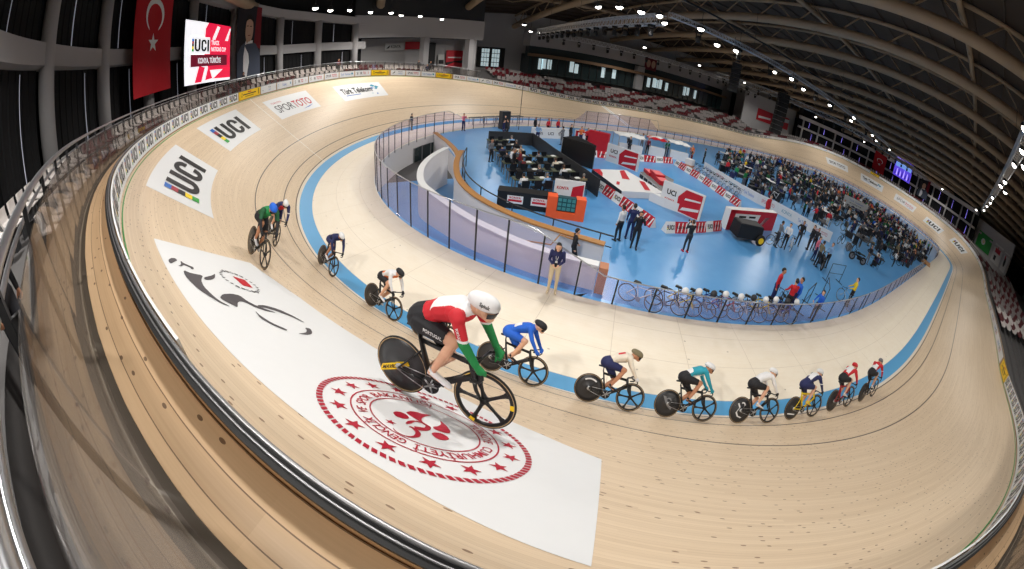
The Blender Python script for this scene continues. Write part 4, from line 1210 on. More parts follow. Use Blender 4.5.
make_rider(race_matrix(*RP['beige']),'cyclist in cream jersey and navy red shorts with brown and black helmet',('beige','beige','beige','beige','beige'),'navy','khaki',gloves='white',socks='black',shoe='black',skin=1,bike_label='track bicycle with white flecked disc under the cream jersey cyclist')
make_rider(race_matrix(*RP['teal']),'cyclist in teal jersey with white back patch and white helmet',('teal','white','teal','teal','teal'),'black','white',gloves='teal',socks='black',shoe='black',skin=1,bike_label='track bicycle with grey emblem disc under the teal cyclist')
make_rider(race_matrix(*RP['white']),'cyclist in white jersey and black shorts with white helmet, third cyclist from the line front',('white','white','white','white','white'),'black','white',socks='white',bike_label='track bicycle with white wave disc under the white jersey cyclist')
make_rider(race_matrix(*RP['nw']),'cyclist in navy and white with blue shorts on a yellow bicycle',('white','navy','navy','white','navy'),'navy','white',socks='navy',shoe='yellow',frame_c=M['bikeyellow'],bike_label='yellow framed track bicycle in the front group')
make_rider(race_matrix(*RP['red']),'cyclist in red with white shoulders and red helmet, second in the line',('white','red','red','red','red'),'black','red',socks='white',frame_c=M['bikered'],bike_label='red framed track bicycle second in the line')
make_rider(race_matrix(*RP['last']),'cyclist in black shorts and red white jersey leading the line at right',('red','white','red','white','red'),'black','grey',socks='white',bike_label='track bicycle leading the line at the right end of the blue band')
# the nearest cyclist's stickers and lettering
def wheel_patch(wheel,a0,a1,r0,r1,y,mat,name='sticker'):
    mb=MB(); ring2(mb,lambda x,yy:(x,yy,y),0,0,r0,r1,8,0,a0,a1); ring2(mb,lambda x,yy:(x,yy,y-.0015),0,0,r0,r1,8,0,a0,a1)
    return mb.build(name,[mat],wheel,False,fix=False)
rw=kid(leadb,'rear_wheel')[0]; fw=kid(leadb,'front_wheel')[0]
for a in (math.radians(8),math.radians(130),math.radians(250)): wheel_patch(fw,a-.10,a+.10,R_-.062,R_-.022,.0135,M['yellow'])
mb=MB(); Y=lambda x,y:(x,y,.0225)
fnw=lambda x,y:(-.262+x*.89+y*.34,-.155+x*.44-y*-.89,.026)
rect2(mb,fnw,-.02,-.02,.25,.10,0); put_text(mb,'MAVIC',lambda x,y:tuple(np.array(fnw(x,y))+np.array((0,0,.003))),w=.21,h=.066,x=.01,y=.008,bold=.03,mi=1)
rect2(mb,lambda x,y:(-.03+x*.9-y*.42,.0+x*.42+y*.9,.029),-.02,-.02,.16,.035,0)
mb.build('sticker',[M['yellow'],M['ink']],rw,False,fix=False)
d=rider_set(True)
hk,kk_=Vector(d['K'][-1][0]),Vector(d['K'][-1][1]); r_=(kk_-hk).normalized()
wrap_text('lettering','PORTUGAL',kid(lead,'shorts')[0],d['v'],d['f'],hk+r_*.10+Vector((0,-.1,-.005)),r_,(0,-.25,1),(0,-1,.35),.038,CL['white'],w=.2)
a0=Vector((.735,-.24,1.14)); dn=Vector((.105,-.04,-.19)).normalized()
wrap_text('lettering','PORTUGAL',kid(lead,'jersey')[0],d['v'],d['f'],a0,dn,Vector((.85,0,.5)),(-.05,-1,.25),.026,CL['white'],w=.125)
hv=[tuple(p.co) for p in HELM.vertices]; hf=[tuple(p.vertices) for p in HELM.polygons]
wrap_text('lettering','Spiuk',leadh,hv,hf,(-.02,-.1,.02),(1,0,-.05),(0,.25,1),(0,-1,.45),.038,M['ink'],w=.11,off=.004)

# graphics on the rear discs of the other riders
BIKES={o['label']:o for o in bpy.data.objects if o.name.startswith('track_bicycle') and o.get('label')}
def disc_art(key,draw):
    b=[o for l,o in BIKES.items() if key in l][0]; w=kid(b,'rear_wheel')[0]; mb=MB(); draw(mb,lambda x,y:(x,y,.0145+.016*(1-min(1,math.hypot(x,y)/.3))))
    mb.build('disc_graphic',[M['bikewhite'],M['grey']],w,False,fix=False)
def wave(mb,fn,mi=0):
    P=[(-.22,.10),(-.12,.16),(-.06,.06),(-.14,-.06),(-.08,-.16),(.04,-.20),(.14,-.14)]; Q=[(x+.035,y+.02) for x,y in P]
    for a,b,c,d in zip(P,P[1:],Q[1:],Q): mb.add([fn(*q) for q in (a,b,c,d)],[(0,1,2,3)],mi)
disc_art('white wave disc',lambda mb,fn:(wave(mb,fn),ring2(mb,fn,.04,.12,.05,.085,14,0,-1,2.2)))
disc_art('grey emblem disc',lambda mb,fn:(ring2(mb,fn,0,.06,.05,.08,16,1),poly2(mb,fn,[(-.16,.18),(-.08,.16),(.02,-.02),(.12,-.10),(.10,-.14),(-.02,-.06)],1)))
disc_art('white flecked disc',lambda mb,fn:ring2(mb,fn,0,0,.20,.235,14,0,.9,2.2))
disc_art('yellow framed',lambda mb,fn:poly2(mb,fn,[(-.2,-.12),(.12,-.17),(.12,-.20),(-.19,-.16)],0))
# race numbers on the lower backs
rid={o['label']:o for o in bpy.data.objects if o.get('category')=='cyclist'}
dm=rider_set(False); bvh=BVHTree.FromPolygons([tuple(p) for p in dm['v']],dm['f'])
def patch(key,name,cx,cy,w,h,mat):
    t=[o for l,o in rid.items() if key in l][0]; mb=MB(); n=5
    nrm=Vector((-.45,-.35,.85)).normalized(); r=Vector((.85,0,.5)).normalized(); u=nrm.cross(r).normalized(); c=Vector((cx,cy,1.2))
    def fn(x,y):
        p=c+r*x+u*y; hit=bvh.ray_cast(p+nrm*.4,-nrm); return (hit[0] if hit[0] is not None else p)+nrm*.010
    for a in range(n):
        for b in range(n): rect2(mb,fn,-w/2+w*a/n,-h/2+h*b/n,-w/2+w*(a+1)/n,-h/2+h*(b+1)/n)
    mb.build(name,[mat],kid(t,'jersey')[0],False,fix=False)
for k in ('bright blue','navy and white','in red with white','black shorts and red'): patch(k,'race_number',.42,-.06,.17,.13,CL['white'])
patch('cream jersey','red_patch',.55,-.03,.16,.08,CL['red'])
# ================================================================ INFIELD
M['igl']=glass('infield_glass',(246,244,252),.02,.05,.03,(200,190,230)); M['rampw']=pm('ramp_white',(222,220,222),.7,0,.03); M['wood']=pm('oak_cap',(176,126,72),.5,0,.15,8); M['brick']=pm('brick_brown',(186,128,96),.7)
def zfence(i):
    i=i%NI
    if 2170<=i<=2590: return 1.80
    if 2590<i<2625: return 1.80-.85*(i-2590)/35
    if 1800<=i<=1935: return 1.9
    if 2140<i<2170: return 1.0+.8*(i-2140)/30
    return .86
def fpt(i,z): 
    p=safe_edge(i,0); n=frame(i)[3]; p=p-n*.06; p.z=z; return p
SECT=[(240,1490,'low clear panel fence round the far right end of the infield'),(1490,2160,'clear panel fence along the far straight'),(2160,2850,'tall clear panel fence curving round the underpass ramp at left')]
roots=[]
for a_,b_,lb in SECT:
    r_=tag(bpy.data.objects.new('infield_fence',None),lb,'fence'); COL.objects.link(r_); roots.append((b_,r_))
    mb=MB(); mb.tube([fpt(i,-.02+zfence(i)) for i in np.arange(a_,b_+1,6)],.022,6); mb.build('handrail',M['steel'],r_,True)
i=240; ks=0
pme={}
while i<2852:
    root=[r_ for b_,r_ in roots if i<b_ or b_==2850][0]
    h=zfence(i); m_=pme.get(round(h,2))
    if m_ is None:
        q=MB(); q.box((0,0,h/2-.1),(.035,.05,h+.2)); m_=pme[round(h,2)]=q.mesh('post',[M['dark']])
    f,_,_,n=frame(i); R=Matrix((n,f,Vector((0,0,1)))).transposed().to_4x4(); R.translation=fpt(i,-.02)
    if ks<100 or True: link('post',m_,root,R)
    a,b=i+.6,min(i+19 if 1500<i<2900 else i+26,2852)-.6
    q=MB(); P=[fpt(a,.04),fpt(b,.04),fpt(b,zfence(b)-.05),fpt(a,zfence(a)-.05)]; nn=n*.01
    q.add(P+[p-nn for p in P],[(0,1,2,3),(7,6,5,4),(0,4,5,1),(1,5,6,2),(2,6,7,3),(3,7,4,0)]); q.build('clear_panel',M['igl'],root)
    i+=19 if 1500<i<2900 else 26; ks+=1
# near right piece runs on past the straight
root2=tag(bpy.data.objects.new('infield_fence',None),'low clear panel fence in front of the parked bicycles, right part','fence'); COL.objects.link(root2)
mb=MB(); mb.tube([fpt(i,.84) for i in np.arange(2853,3190,6)],.022,6); mb.build('handrail',M['steel'],root2,True)
i=2853
q0=MB(); q0.box((0,0,.33),(.035,.05,1.06)); pm_=q0.mesh('post',[M['dark']])
while i<3180:
    f,_,_,n=frame(i); R=Matrix((n,f,Vector((0,0,1)))).transposed().to_4x4(); R.translation=fpt(i,-.02); link('post',pm_,root2,R)
    q=MB(); P=[fpt(i+.6,.04),fpt(i+24,.04),fpt(i+24,.8),fpt(i+.6,.8)]; nn=n*.01
    q.add(P+[p-nn for p in P],[(0,1,2,3),(7,6,5,4),(0,4,5,1),(1,5,6,2),(2,6,7,3),(3,7,4,0)]); q.build('clear_panel',M['igl'],root2)
    i+=25
# ramp walls
def vwall(mb,path,z0,z1,th,mi=0):
    P=[Vector((x,y,0)) for x,y in path]; L=[]
    for k,p in enumerate(P):
        t=(P[min(k+1,len(P)-1)]-P[max(k-1,0)]).normalized(); n=Vector((-t.y,t.x,0))*th/2; L.append((p-n,p+n))
    o=len(mb.v)
    for a,b in L:
        for p,z in ((a,z0),(b,z0),(b,z1),(a,z1)): mb.v.append((p.x,p.y,z))
    for k in range(len(L)-1):
        for j in range(4): mb.f.append((o+4*k+j,o+4*k+(j+1)%4,o+4*k+4+(j+1)%4,o+4*k+4+j)); mb.m.append(mi)
    mb.f+= [(o,o+1,o+2,o+3),tuple(o+4*(len(L)-1)+j for j in (3,2,1,0))]; mb.m+=[mi,mi]
def subdiv(path,it=2):
    p=[Vector((*q,0)) for q in path]
    for _ in range(it):
        q=[p[0]]
        for a,b in zip(p,p[1:]): q+= [a*.75+b*.25,a*.25+b*.75]
        p=q+[p[-1]]
    return [(v.x,v.y) for v in p]
mb=MB(); vwall(mb,subdiv(W1),-2.6,.75,.2); o=mb.build('wall_ramp',M['rampw']); struct(o,'low curved white wall of the underpass ramp')
mb=MB(); vwall(mb,subdiv(W1),.75,.80,.32); o2=mb.build('coping',M['white'],o)
mb=MB(); mb.box((-40.75,-11.55,.30),(.28,.42,1.0),0,None,-.6); o=mb.build('end_post',M['brick']); tag(o,'brown end post of the curved white wall beside the walking person','post')
mb=MB(); vwall(mb,subdiv(W2),-2.6,.78,.18); o=mb.build('wall_stair',M['rampw']); struct(o,'curved grey wall with a wooden top beside the ramp')
mb=MB(); vwall(mb,subdiv(W2),.78,.84,.30); mb.build('wooden_cap',M['wood'],o)
mb=MB(); P=[(x+.35,y+.05,1.05) for x,y in subdiv(W2)]; mb.tube(P[2:],.03,6); mb.tube([(x,y,.62) for x,y,z in P[2:]],.02,6)
for x,y,z in P[2::5]: mb.tube([(x,y,-.12),(x,y,1.05)],.025,6)
o=mb.build('guard_rail',M['dark']); tag(o,'dark steel guard rail above the wooden topped wall','railing')
mb=MB(); mb.tube([(-44.1,-5.0,.1),(-43.75,-6.3,.2),(-43.1,-7.8,.3),(-42.3,-8.95,.42),(-41.6,-9.5,.5),(-41.2,-9.3,.75),(-40.8,-9.8,.75)],.03,6); o=mb.build('handrail',M['wood']); tag(o,'wooden handrail on the stair inside the curved walls','railing')
# underpass portal
mb=MB()
def inwall(mb,i0,i1,d,z0,z1,th,mi=0,di=6):
    z=lambda q,i:q(i) if callable(q) else q
    sweep(mb,lambda i:[IN(i,WB+WS+d,z0),IN(i,WB+WS+d+th,z0),IN(i,WB+WS+d+th,z1),IN(i,WB+WS+d,z1)],i0,i1,di,mi)
inwall(mb,2165,2660,.0,-2.9,-.05,.04); o=mb.build('wall_underpass',M['rampw']); struct(o,'white wall under the edge of the run-off beside the ramp')
mb=MB(); inwall(mb,2187,2243,.045,-2.3,-.66,.03); o=mb.build('door_1',[M['tealglass']]); struct(o,'dark underpass doorway under the track')
for a in (2187,2205,2224,2243):
    mb=MB(); inwall(mb,a-.7,a+.7,.075,-2.3,-.62,.04); mb.build('frame_post',[M['grey']],o)
mb=MB(); inwall(mb,2174,2192,.08,-.60,-.34,.05); o=mb.build('exit_sign',[M['green']]); tag(o,'green sign over the underpass doorway','sign')
KERB=[tuple(safe_edge(2195))[:2],(-41.75,6.0),W2[0]]
mb=MB(); vwall(mb,subdiv(KERB),-2.9,.10,.25); o=mb.build('wall_kerb',M['rampw']); struct(o,'white kerb wall closing the infield beside the underpass')
mb=MB(); vwall(mb,subdiv(KERB),.10,.15,.34); mb.build('wooden_cap',M['wood'],o)
mb=MB(); mb.box((-44.1,1.9,-1.2),(.06,1.3,2.0),0,None,.1); o=mb.build('wall_poster',[M['teal']]); tag(o,'teal panel inside the curved ramp walls','panel')
def A2(x,y,z=FZ): return Vector((x,y,z))
def pane(p,q,z0,z1,th,name,mats,label,cat,group=None,draw=None):
    """upright board from p to q; draw writes on the side facing right of p->q"""
    p=Vector((*p,0)); q=Vector((*q,0)); t=q-p; L=t.length; t/=L; n=Vector((t.y,-t.x,0))
    mb=MB(); P=[p-n*th/2,q-n*th/2,q+n*th/2,p+n*th/2]
    mb.add([Vector((a.x,a.y,z)) for z in (z0,z1) for a in P],[(3,2,1,0),(4,5,6,7),(0,1,5,4),(1,2,6,5),(2,3,7,6),(3,0,4,7)],0)
    if draw:
        for s in (1,-1):
            o=(p if s>0 else q)+n*s*(th/2+.006)
            fn=lambda x,y,o=o,s=s:Vector((o.x+t.x*x*s,o.y+t.y*x*s,z0+y))
            draw(mb,fn,L,z1-z0)
    ob=mb.build(name,mats,fix=False); tag(ob,label,cat,group); return ob
# A-boards
AB=[M['white'],M['red'],M['ink'],*M['bars']]
def aboard(p,q,label,group,h=.52):
    p=Vector((*p,0)); q=Vector((*q,0)); t=q-p; L=t.length-.06; t.normalize(); n=Vector((t.y,-t.x,0)); mb=MB()
    def side(s):
        def fn(x,y,e=0.0):
            d=.20*(1-y/h)+e; o=p if s>0 else q
            return Vector((o.x,o.y,FZ+y))+t*(s*(x+.03))+n*(s*d)
        return fn
    for s in (1,-1):
        fn=side(s)
        rect2(mb,lambda x,y:fn(x,y),0,0,L*.42,h,0); rect2(mb,lambda x,y:fn(x,y),L*.42,0,L,h,1)
        w=lambda x,y:fn(x,y,.008)
        uci_logo(mb,w,h*.42,L*.06,h*.3,L*.32,2,(3,4,5,6,7))
        for a in (.5,.68,.86): poly2(mb,w,[(L*a,h*.1),(L*(a+.05),h*.1),(L*(a+.13),h*.9),(L*(a+.08),h*.9)],0)
        put_text(mb,'KONYA',w,w=L*.4,h=h*.22,x=L*.5,y=h*.4,bold=.03,mi=2)
    f1,f2=side(1),side(-1)
    mb.add([f1(0,0),f1(L,0),f2(0,0),f2(L,0),f1(0,h),f1(L,h)],[(0,1,2,3)],0)
    mb.add([f1(0,0),f1(0,h),f2(L,0),f1(L,0),f1(L,h),f2(0,0)],[(0,1,2),(3,4,5)],0)
    o=mb.build('barrier_board',AB,fix=False); tag(o,label,'board',group)
def aboards(path,n,what,group):
    P=[Vector((*q,0)) for q in path]; L=[0]
    for a,b in zip(P,P[1:]): L.append(L[-1]+(b-a).length)
    def at_(d):
        for k in range(len(P)-1):
            if d<=L[k+1]+1e-6: return P[k].lerp(P[k+1],(d-L[k])/(L[k+1]-L[k]))
        return P[-1]
    for k in range(n):
        a,b=at_(L[-1]*k/n),at_(L[-1]*(k+1)/n); aboard((a.x,a.y),(b.x,b.y),'%s red and white folding board %s'%(nth(k),what),group)
aboards([(-35.25,2.72),(-35.16,0.8),(-35.25,-1.29),(-35.34,-2.94),(-35.34,-4.49),(-35.3,-7.5)],6,'beside the dark partition, counted from the far end','boards left of the stage')
aboards([(-34.98,-7.86),(-33.98,-7.98),(-32.43,-7.95),(-30.69,-7.81)],3,'in the front row before the stage','boards in front of the stage')
aboards([(-32.24,4.64),(-28.78,4.32),(-25.58,4.32),(-23.48,4.54)],4,'in the row behind the stage','boards behind the stage')
aboards([(-23.39,4.09),(-23.76,2.44),(-24.0,0.35),(-24.43,-1.53),(-25.08,-4.85)],5,'in the row right of the stage','boards right of the stage')
# stage
SM=[M['white'],M['stagered'] if 'stagered' in M else M['red'],M['black'],M['grey']]
def slab(P,z0,z1,mi=0,mt=None,side=None):
    mb=MB(); mb.add([(x,y,z) for z in (z0,z1) for x,y in P],[(3,2,1,0),(4,5,6,7),(0,1,5,4),(1,2,6,5),(2,3,7,6),(3,0,4,7)],[mi,mt if mt is not None else mi]+(side or [mi]*4)); return mb
P=[(-34.68,-3.75),(-31.66,-3.95),(-31.63,0.21),(-34.36,0.08)]
mb=slab(P,FZ,FZ+.38,0,0,[0,0,2,2])
def onstage(a,b): 
    p=Vector((*P[0],0)).lerp(Vector((*P[1],0)),a).lerp(Vector((*P[3],0)).lerp(Vector((*P[2],0)),a),b); p.z=FZ+.388; return p
for q in ([(0,.62),(.0,1),(.22,1),(.14,.8)],[(.45,.55),(.75,.95),(.92,.98),(.62,.52)],[(.60,.1),(.85,.5),(.95,.45),(.72,.08)],[(.08,.28),(.2,.42),(.26,.40),(.14,.26)]): poly2(mb,onstage,q,1)
o=mb.build('stage',SM); tag(o,'low square stage with a white top and red flashes in the infield','stage')
mb=slab([(-31.42,-3.67),(-28.37,-1.13),(-28.32,0.91),(-30.45,0.16)],FZ,FZ+.32,0,3); o=mb.build('podium_deck',[M['offwhite'],M['white'],M['black'],M['grey']]); tag(o,'grey topped platform behind the white stage','stage')
for k in range(5):
    a=Vector((-31.38,-3.48,0)).lerp(Vector((-30.51,-0.02,0)),(k+.5)/5); q=MB(); q.box((a.x-.10,a.y,FZ+.16),(.06,.42,.22),0,None,-.25); q.build('opening',[M['black']],o)
def rblock(cx,cy,l,w,h,z,rz,label):
    mb=MB(); mb.box((0,0,h/2),(l,w,h),0); mb.box((0,0,h+.006),(l*.96,w*.9,.012),1)
    rect2(mb,lambda x,y:(x,-w/2-.006,y),-l*.2,h*.2,l*.2,h*.7,1)
    o=mb.build('podium_step',[M['red'],M['pink']]); o.location=(cx,cy,z); o.rotation_euler=(0,0,rz); tag(o,label,'podium')
M['pink']=pm('pale_red',(232,120,124),.6)
rblock(-30.24,-1.93,1.1,.7,.28,FZ+.32,1.25,'red podium step on the grey platform, lower left'); rblock(-29.96,-1.07,1.1,.7,.42,FZ+.32,1.25,'tallest red podium step on the grey platform'); rblock(-29.78,-0.2,1.1,.7,.22,FZ+.32,1.25,'red podium step on the grey platform, far right')
def d_wall(mb,fn,L,H):
    rect2(mb,fn,0,0,L,H,0)
    f2=lambda x,y:fn(x,y)+Vector((0,0,0))
    poly2(mb,lambda x,y:fn(x,y)*1.0+off_,[(L*.42,H*.05),(L*.95,H*.02),(L*.95,H*.95),(L*.55,H*.95),(L*.40,H*.6)],1)
    poly2(mb,lambda x,y:fn(x,y)+off_*2,[(L*.5,H*.12),(L*.93,H*.30),(L*.93,H*.40),(L*.55,H*.26)],0)
    poly2(mb,lambda x,y:fn(x,y)+off_*2,[(L*.55,H*.55),(L*.93,H*.66),(L*.93,H*.72),(L*.57,H*.64)],0)
    put_text(mb,'UCI',lambda x,y:fn(x,y)+off_*2,w=L*.22,h=H*.2,x=L*.12,y=H*.55,bold=.03,mi=2)
    put_text(mb,'KONYA',lambda x,y:fn(x,y)+off_*2,w=L*.24,h=H*.1,x=L*.1,y=H*.3,bold=.03,mi=1)
def wallboard(p,q,z1,label,name='backdrop_wall',g=None,th=.12):
    global off_
    p_=Vector((*p,0)); q_=Vector((*q,0)); t=(q_-p_).normalized(); off_=Vector((t.y,-t.x,0))*.006
    def dr(mb,fn,L,H):
        global off_
        d_wall(mb,fn,L,H); off_=-off_
    return pane(p,q,FZ,z1,th,name,[M['white'],M['red'],M['ink']],label,'backdrop',g,dr)
wallboard((-32.61,-4.67),(-31.42,-6.86),FZ+1.46,'red and white backdrop wall standing right of the stage')
mb=MB(); mb.prism([(-32.97,-4.12),(-31.51,-4.85),(-31.7,-6.31),(-32.61,-5.04)],FZ,FZ+.5); o=mb.build('ramp_block',[M['white']]); tag(o,'white wedge at the foot of the red and white backdrop','ramp')
wallboard((-30.97,3.72),(-29.87,1.17),FZ+1.37,'red and white backdrop wall at the far corner of the stage')
wallboard((-34.52,4.09),(-33.7,5.55),FZ+1.23,'white and red screen wall by the officials tables')
mb=MB(); mb.prism([(-34.8,3.63),(-33.61,1.26),(-33.43,1.44),(-33.34,4.27)],FZ,FZ+1.6); o=mb.build('black_booth',[M['black']]); tag(o,'tall black booth between the officials pen and the stage','booth')
# gantry wall and trolley
def d_gan(mb,fn,L,H):
    rect2(mb,fn,0,0,L*.10,H,1); rect2(mb,fn,0,H*.82,L,H,1)
    for k in range(2): rect2(mb,fn,L*(.18+.2*k),H*.62,L*(.32+.2*k),H*.72,2)
    poly2(mb,fn,[(L*.55,0),(L,0),(L,H*.82),(L*.62,H*.82)],1); poly2(mb,fn,[(L*.62,H*.2),(L*.7,H*.2),(L*.85,H*.7),(L*.75,H*.7)],0)
pane((-30.24,-7.68),(-25.49,-7.95),FZ,FZ+1.2,.45,'exhibition_wall',[M['white'],M['red'],M['ink']],'long white and red wall panel behind the black trolley','backdrop',None,d_gan)
def trolley(x,y,rz):
    t=thing('equipment_trolley','black equipment trolley with two big wheels before the red wall','trolley',Matrix.Translation((x,y,FZ))@Matrix.Rotation(rz,4,'Z'))
    mb=MB(); mb.box((0,0,.62),(1.7,.9,.75),0,None,0,.94); mb.build('case',[M['black']],t)
    mb=MB(); mb.box((0,0,1.01),(1.5,.8,.04)); mb.build('lid',[M['dark']],t)
    for s in (-1,1):
        mb=MB(); mb.lathe([(.05,-.06),(.28,-.06),(.32,-.02),(.32,.02),(.28,.06),(.05,.06)],20,0,Matrix.Translation((.75,s*.52,.32))@AY); mb.build('wheel',[M['tyre']],t)
        mb=MB(); mb.lathe([(.02,-.065),(.18,-.065),(.18,.065),(.02,.065)],14,0,Matrix.Translation((.75,s*.52,.32))@AY); mb.build('hub',[M['yellow']],t)
trolley(-29.87,-9.05,-.35)
# roll-up, orange booth, signed table
def d_roll(mb,fn,L,H):
    poly2(mb,fn,[(L*.55,H*.05),(L*.97,H*.05),(L*.97,H*.9),(L*.6,H*.75)],1); put_text(mb,'KONYA',fn,w=L*.4,h=H*.12,x=L*.08,y=H*.62,bold=.03,mi=1)
pane((-39.13,-4.4),(-37.81,-4.94),FZ,FZ+1.25,.08,'rollup_banner',[M['white'],M['red'],M['ink']],'white and red banner standing behind the orange booth','banner',None,d_roll)
t=thing('judges_booth','orange wrapped booth with a dark teal screen wall beside the wooden cap','booth',Matrix.Translation((-39.31,-6.08,FZ))@Matrix.Rotation(-.42,4,'Z'))
for x,w in ((-.62,.42),(.62,.42)):
    mb=MB(); mb.box((x,0,.5),(w,.5,1.0)); mb.build('side_panel',[M['orange']],t)
mb=MB(); mb.box((0,-.02,.16),(.82,.46,.32)); mb.build('front_panel',[M['orange']],t)
mb=MB(); mb.box((0,0,.66),(.8,.3,.62),0); 
for a in range(4):
    for b in range(3): mb.box((-.3+.2*a,-.16,.46+.2*b),(.15,.02,.14),1)
mb.build('screen',[pm('teal_screen',(20,70,78),.4),pm('teal_key',(70,140,140),.4)],t)
def table(x,y,l,w,h,rz,label,c='black',group=None,z=FZ,legs=True,name='table'):
    t=thing(name,label,'table',Matrix.Translation((x,y,z))@Matrix.Rotation(rz,4,'Z'),group)
    mb=MB(); mb.box((0,0,h-.02),(l,w,.04)); mb.build('tabletop',[M[c]],t)
    if legs:
        for sx in (-1,1):
            for sy in (-1,1):
                mb=MB(); mb.box((sx*(l/2-.06),sy*(w/2-.06),(h-.04)/2),(.045,.045,h-.04)); mb.build('leg',[M['grey']],t)
    else:
        mb=MB(); mb.box((0,0,(h-.04)/2),(l*.99,w*.98,h-.04)); mb.build('cloth',[M[c]],t)
    return t
t=table(-40.64,-4.81,2.6,.7,.8,-.42,'black cloth covered table with two white signs beside the guard rail','black',None,FZ,False)
for x in (-.5,.55):
    mb=MB(); mb.box((x,-.36,.45),(.7,.02,.36),0); rect2(mb,lambda a,b:(x+a,-.375,b),-.3,.36,.3,.46,1); put_text(mb,'KONYA',lambda a,b:(x+a,-.376,b),w=.5,h=.1,x=-.25,y=.5,bold=.03,mi=1); mb.build('sign',[M['white'],M['red']],t,False,fix=False)
# officials pen: partitions, desks, chairs
PP=[(-38.81,7.74),(-36.99,7.55),(-35.44,7.28),(-35.62,5.09),(-35.85,2.81),(-35.98,0.53),(-36.07,-1.75),(-36.17,-3.67)]
for k,(p,q) in enumerate(zip(PP,PP[1:])):
    pane(p,q,FZ,FZ+1.0,.06,'partition_panel',[M['dark']],'%s dark partition panel round the officials tables, from the far left corner'%nth(k),'partition','dark partition panels')
M['screenoff']=pm('screen_dark',(30,34,40),.25); M['paper']=pm('paper_white',(226,226,222),.7); M['olive']=pm('olive_cloth',(78,84,66),.8)
cm=MB(); cm.box((0,0,.45),(.44,.44,.05)); cm.box((-.22,0,.72),(.04,.42,.40)); 
for a in (-1,1):
    for b in (-1,1): cm.tube([(a*.19,b*.19,0),(a*.19,b*.19,.44)],.014,5)
cm.tube([(-.2,-.19,.45),(-.22,-.19,.9)],.014,5); cm.tube([(-.2,.19,.45),(-.22,.19,.9)],.014,5)
CHM=cm.mesh('chair',[M['black']])
lm=MB(); lm.box((0,0,.01),(.24,.34,.02)); lm.box((.13,0,.13),(.015,.34,.22)); LAP=lm.mesh('laptop',[M['screenoff']])
PENSEAT=[]
kc=0
rows=[-2.66,-1.2,.26,1.72,3.18,4.64,6.1]
for r,y in enumerate(rows):
    x0=-40.65+.2*r; n=2
    for c in range(n):
        x=x0+1.05+c*2.05
        if x>-36.8: continue
        rz=-.06
        table(x,y,1.9,.62,.68,rz,'%s black work table in %s row of the officials pen'%(['left','right'][c],['nearest','second','third','fourth','fifth','sixth','farthest'][r]),'black' if (r+c)%2 else 'olive','work tables in the officials pen')
        for s in range(3):
            xx=x-.63+.63*s
            o=link('office_chair',CHM,None,Matrix.Translation((xx,y-.68,FZ))@Matrix.Rotation(PI/2+.2*math.sin(kc*2.3),4,'Z')@Matrix.Scale(.91,4)); tag(o,'%s black chair at the %s table of %s desk row'%(nth(s),['left','right'][c],['nearest','second','third','fourth','fifth','sixth','farthest'][r]),'chair','chairs in the officials pen')
            PENSEAT.append((xx,y-.68)); kc+=1
            if (kc*7)%3:
                o=link('laptop',LAP,None,Matrix.Translation((xx,y-.05,FZ+.682))@Matrix.Rotation(PI/2,4,'Z')); tag(o,'open dark laptop, %s place of %s table, %s desk row'%(nth(s),['left','right'][c],['nearest','second','third','fourth','fifth','sixth','farthest'][r]),'laptop','laptops on the officials desks')
            else:
                q=MB(); q.box((0,0,.012),(.3,.22,.02)); q.box((.02,.05,.03),(.2,.16,.02)); o=q.build('paper_stack',[M['paper']]); o.location=(xx,y,FZ+.682); tag(o,'white papers, %s place of %s table, %s desk row'%(nth(s),['left','right'][c],['nearest','second','third','fourth','fifth','sixth','farthest'][r]),'papers','papers on the officials desks')
# far side desks, dark booth and white counters
mb=MB(); mb.box((-35.53,13.94,FZ+.85),(.9,.55,1.7),0,None,.3); o=mb.build('grey_cabinet',[M['dark']]); tag(o,'dark upright cabinet by the far fence left of the white desks','cabinet')
for k in range(4): table(-37.6+1.5*k,16.0+.5*k,1.4,.7,.72,.35,'%s dark folding table along the far left fence'%nth(k),'dark','tables along the far fence')
def d_white(mb,fn,L,H):
    for k in range(3): put_text(mb,['KONYA','UCI','KONYA'][k],fn,w=L*.16,h=H*.3,x=L*(.1+.3*k),y=H*.35,bold=.02,mi=2)
pane((-34.25,10.29),(-30.78,10.47),FZ,FZ+.9,.45,'white_counter',[M['white'],M['red'],M['ink']],'long white counter with small lettering beyond the pen','counter',None,d_white)
pane((-30.24,10.11),(-28.23,9.38),FZ,FZ+.95,.45,'red_counter',[M['white'],M['red'],M['ink']],'white and red counter beside the group in red shirts','counter',None,d_gan)
def canopy(x,y,l,w,h,rz,label,red):
    t=thing('canopy_tent',label,'tent',Matrix.Translation((x,y,FZ))@Matrix.Rotation(rz,4,'Z'))
    mb=MB(); n=9; vs=[];fs=[]
    for a in range(n):
        for b in range(n):
            u,v=a/(n-1)-.5,b/(n-1)-.5; vs.append((u*l,v*w,h+.28*(1-max(abs(u),abs(v))*2)+.04*math.sin(a*2+b)))
    for a in range(n-1):
        for b in range(n-1): fs.append((a*n+b,(a+1)*n+b,(a+1)*n+b+1,a*n+b+1))
    k=len(vs); vs+= [(x_,y_,z_-.03) for x_,y_,z_ in vs]; fs+= [tuple(i+k for i in f)[::-1] for f in fs]
    mb.add(vs,fs,[(1 if (red and (q%8)//2 in (0,2)) else 0) for q in range(len(fs)//2)]*2)
    mb.build('roof',[M['white'],M['red']],t)
    for sx in (-1,1):
        for sy in (-1,1):
            mb=MB(); mb.tube([(sx*l*.48,sy*w*.48,0),(sx*l*.48,sy*w*.48,h)],.03,6); mb.build('pole',[M['steel']],t)
    mb=MB(); mb.box((0,-w*.3,.4),(l*.8,.5,.8)); mb.build('counter',[M['white']],t)
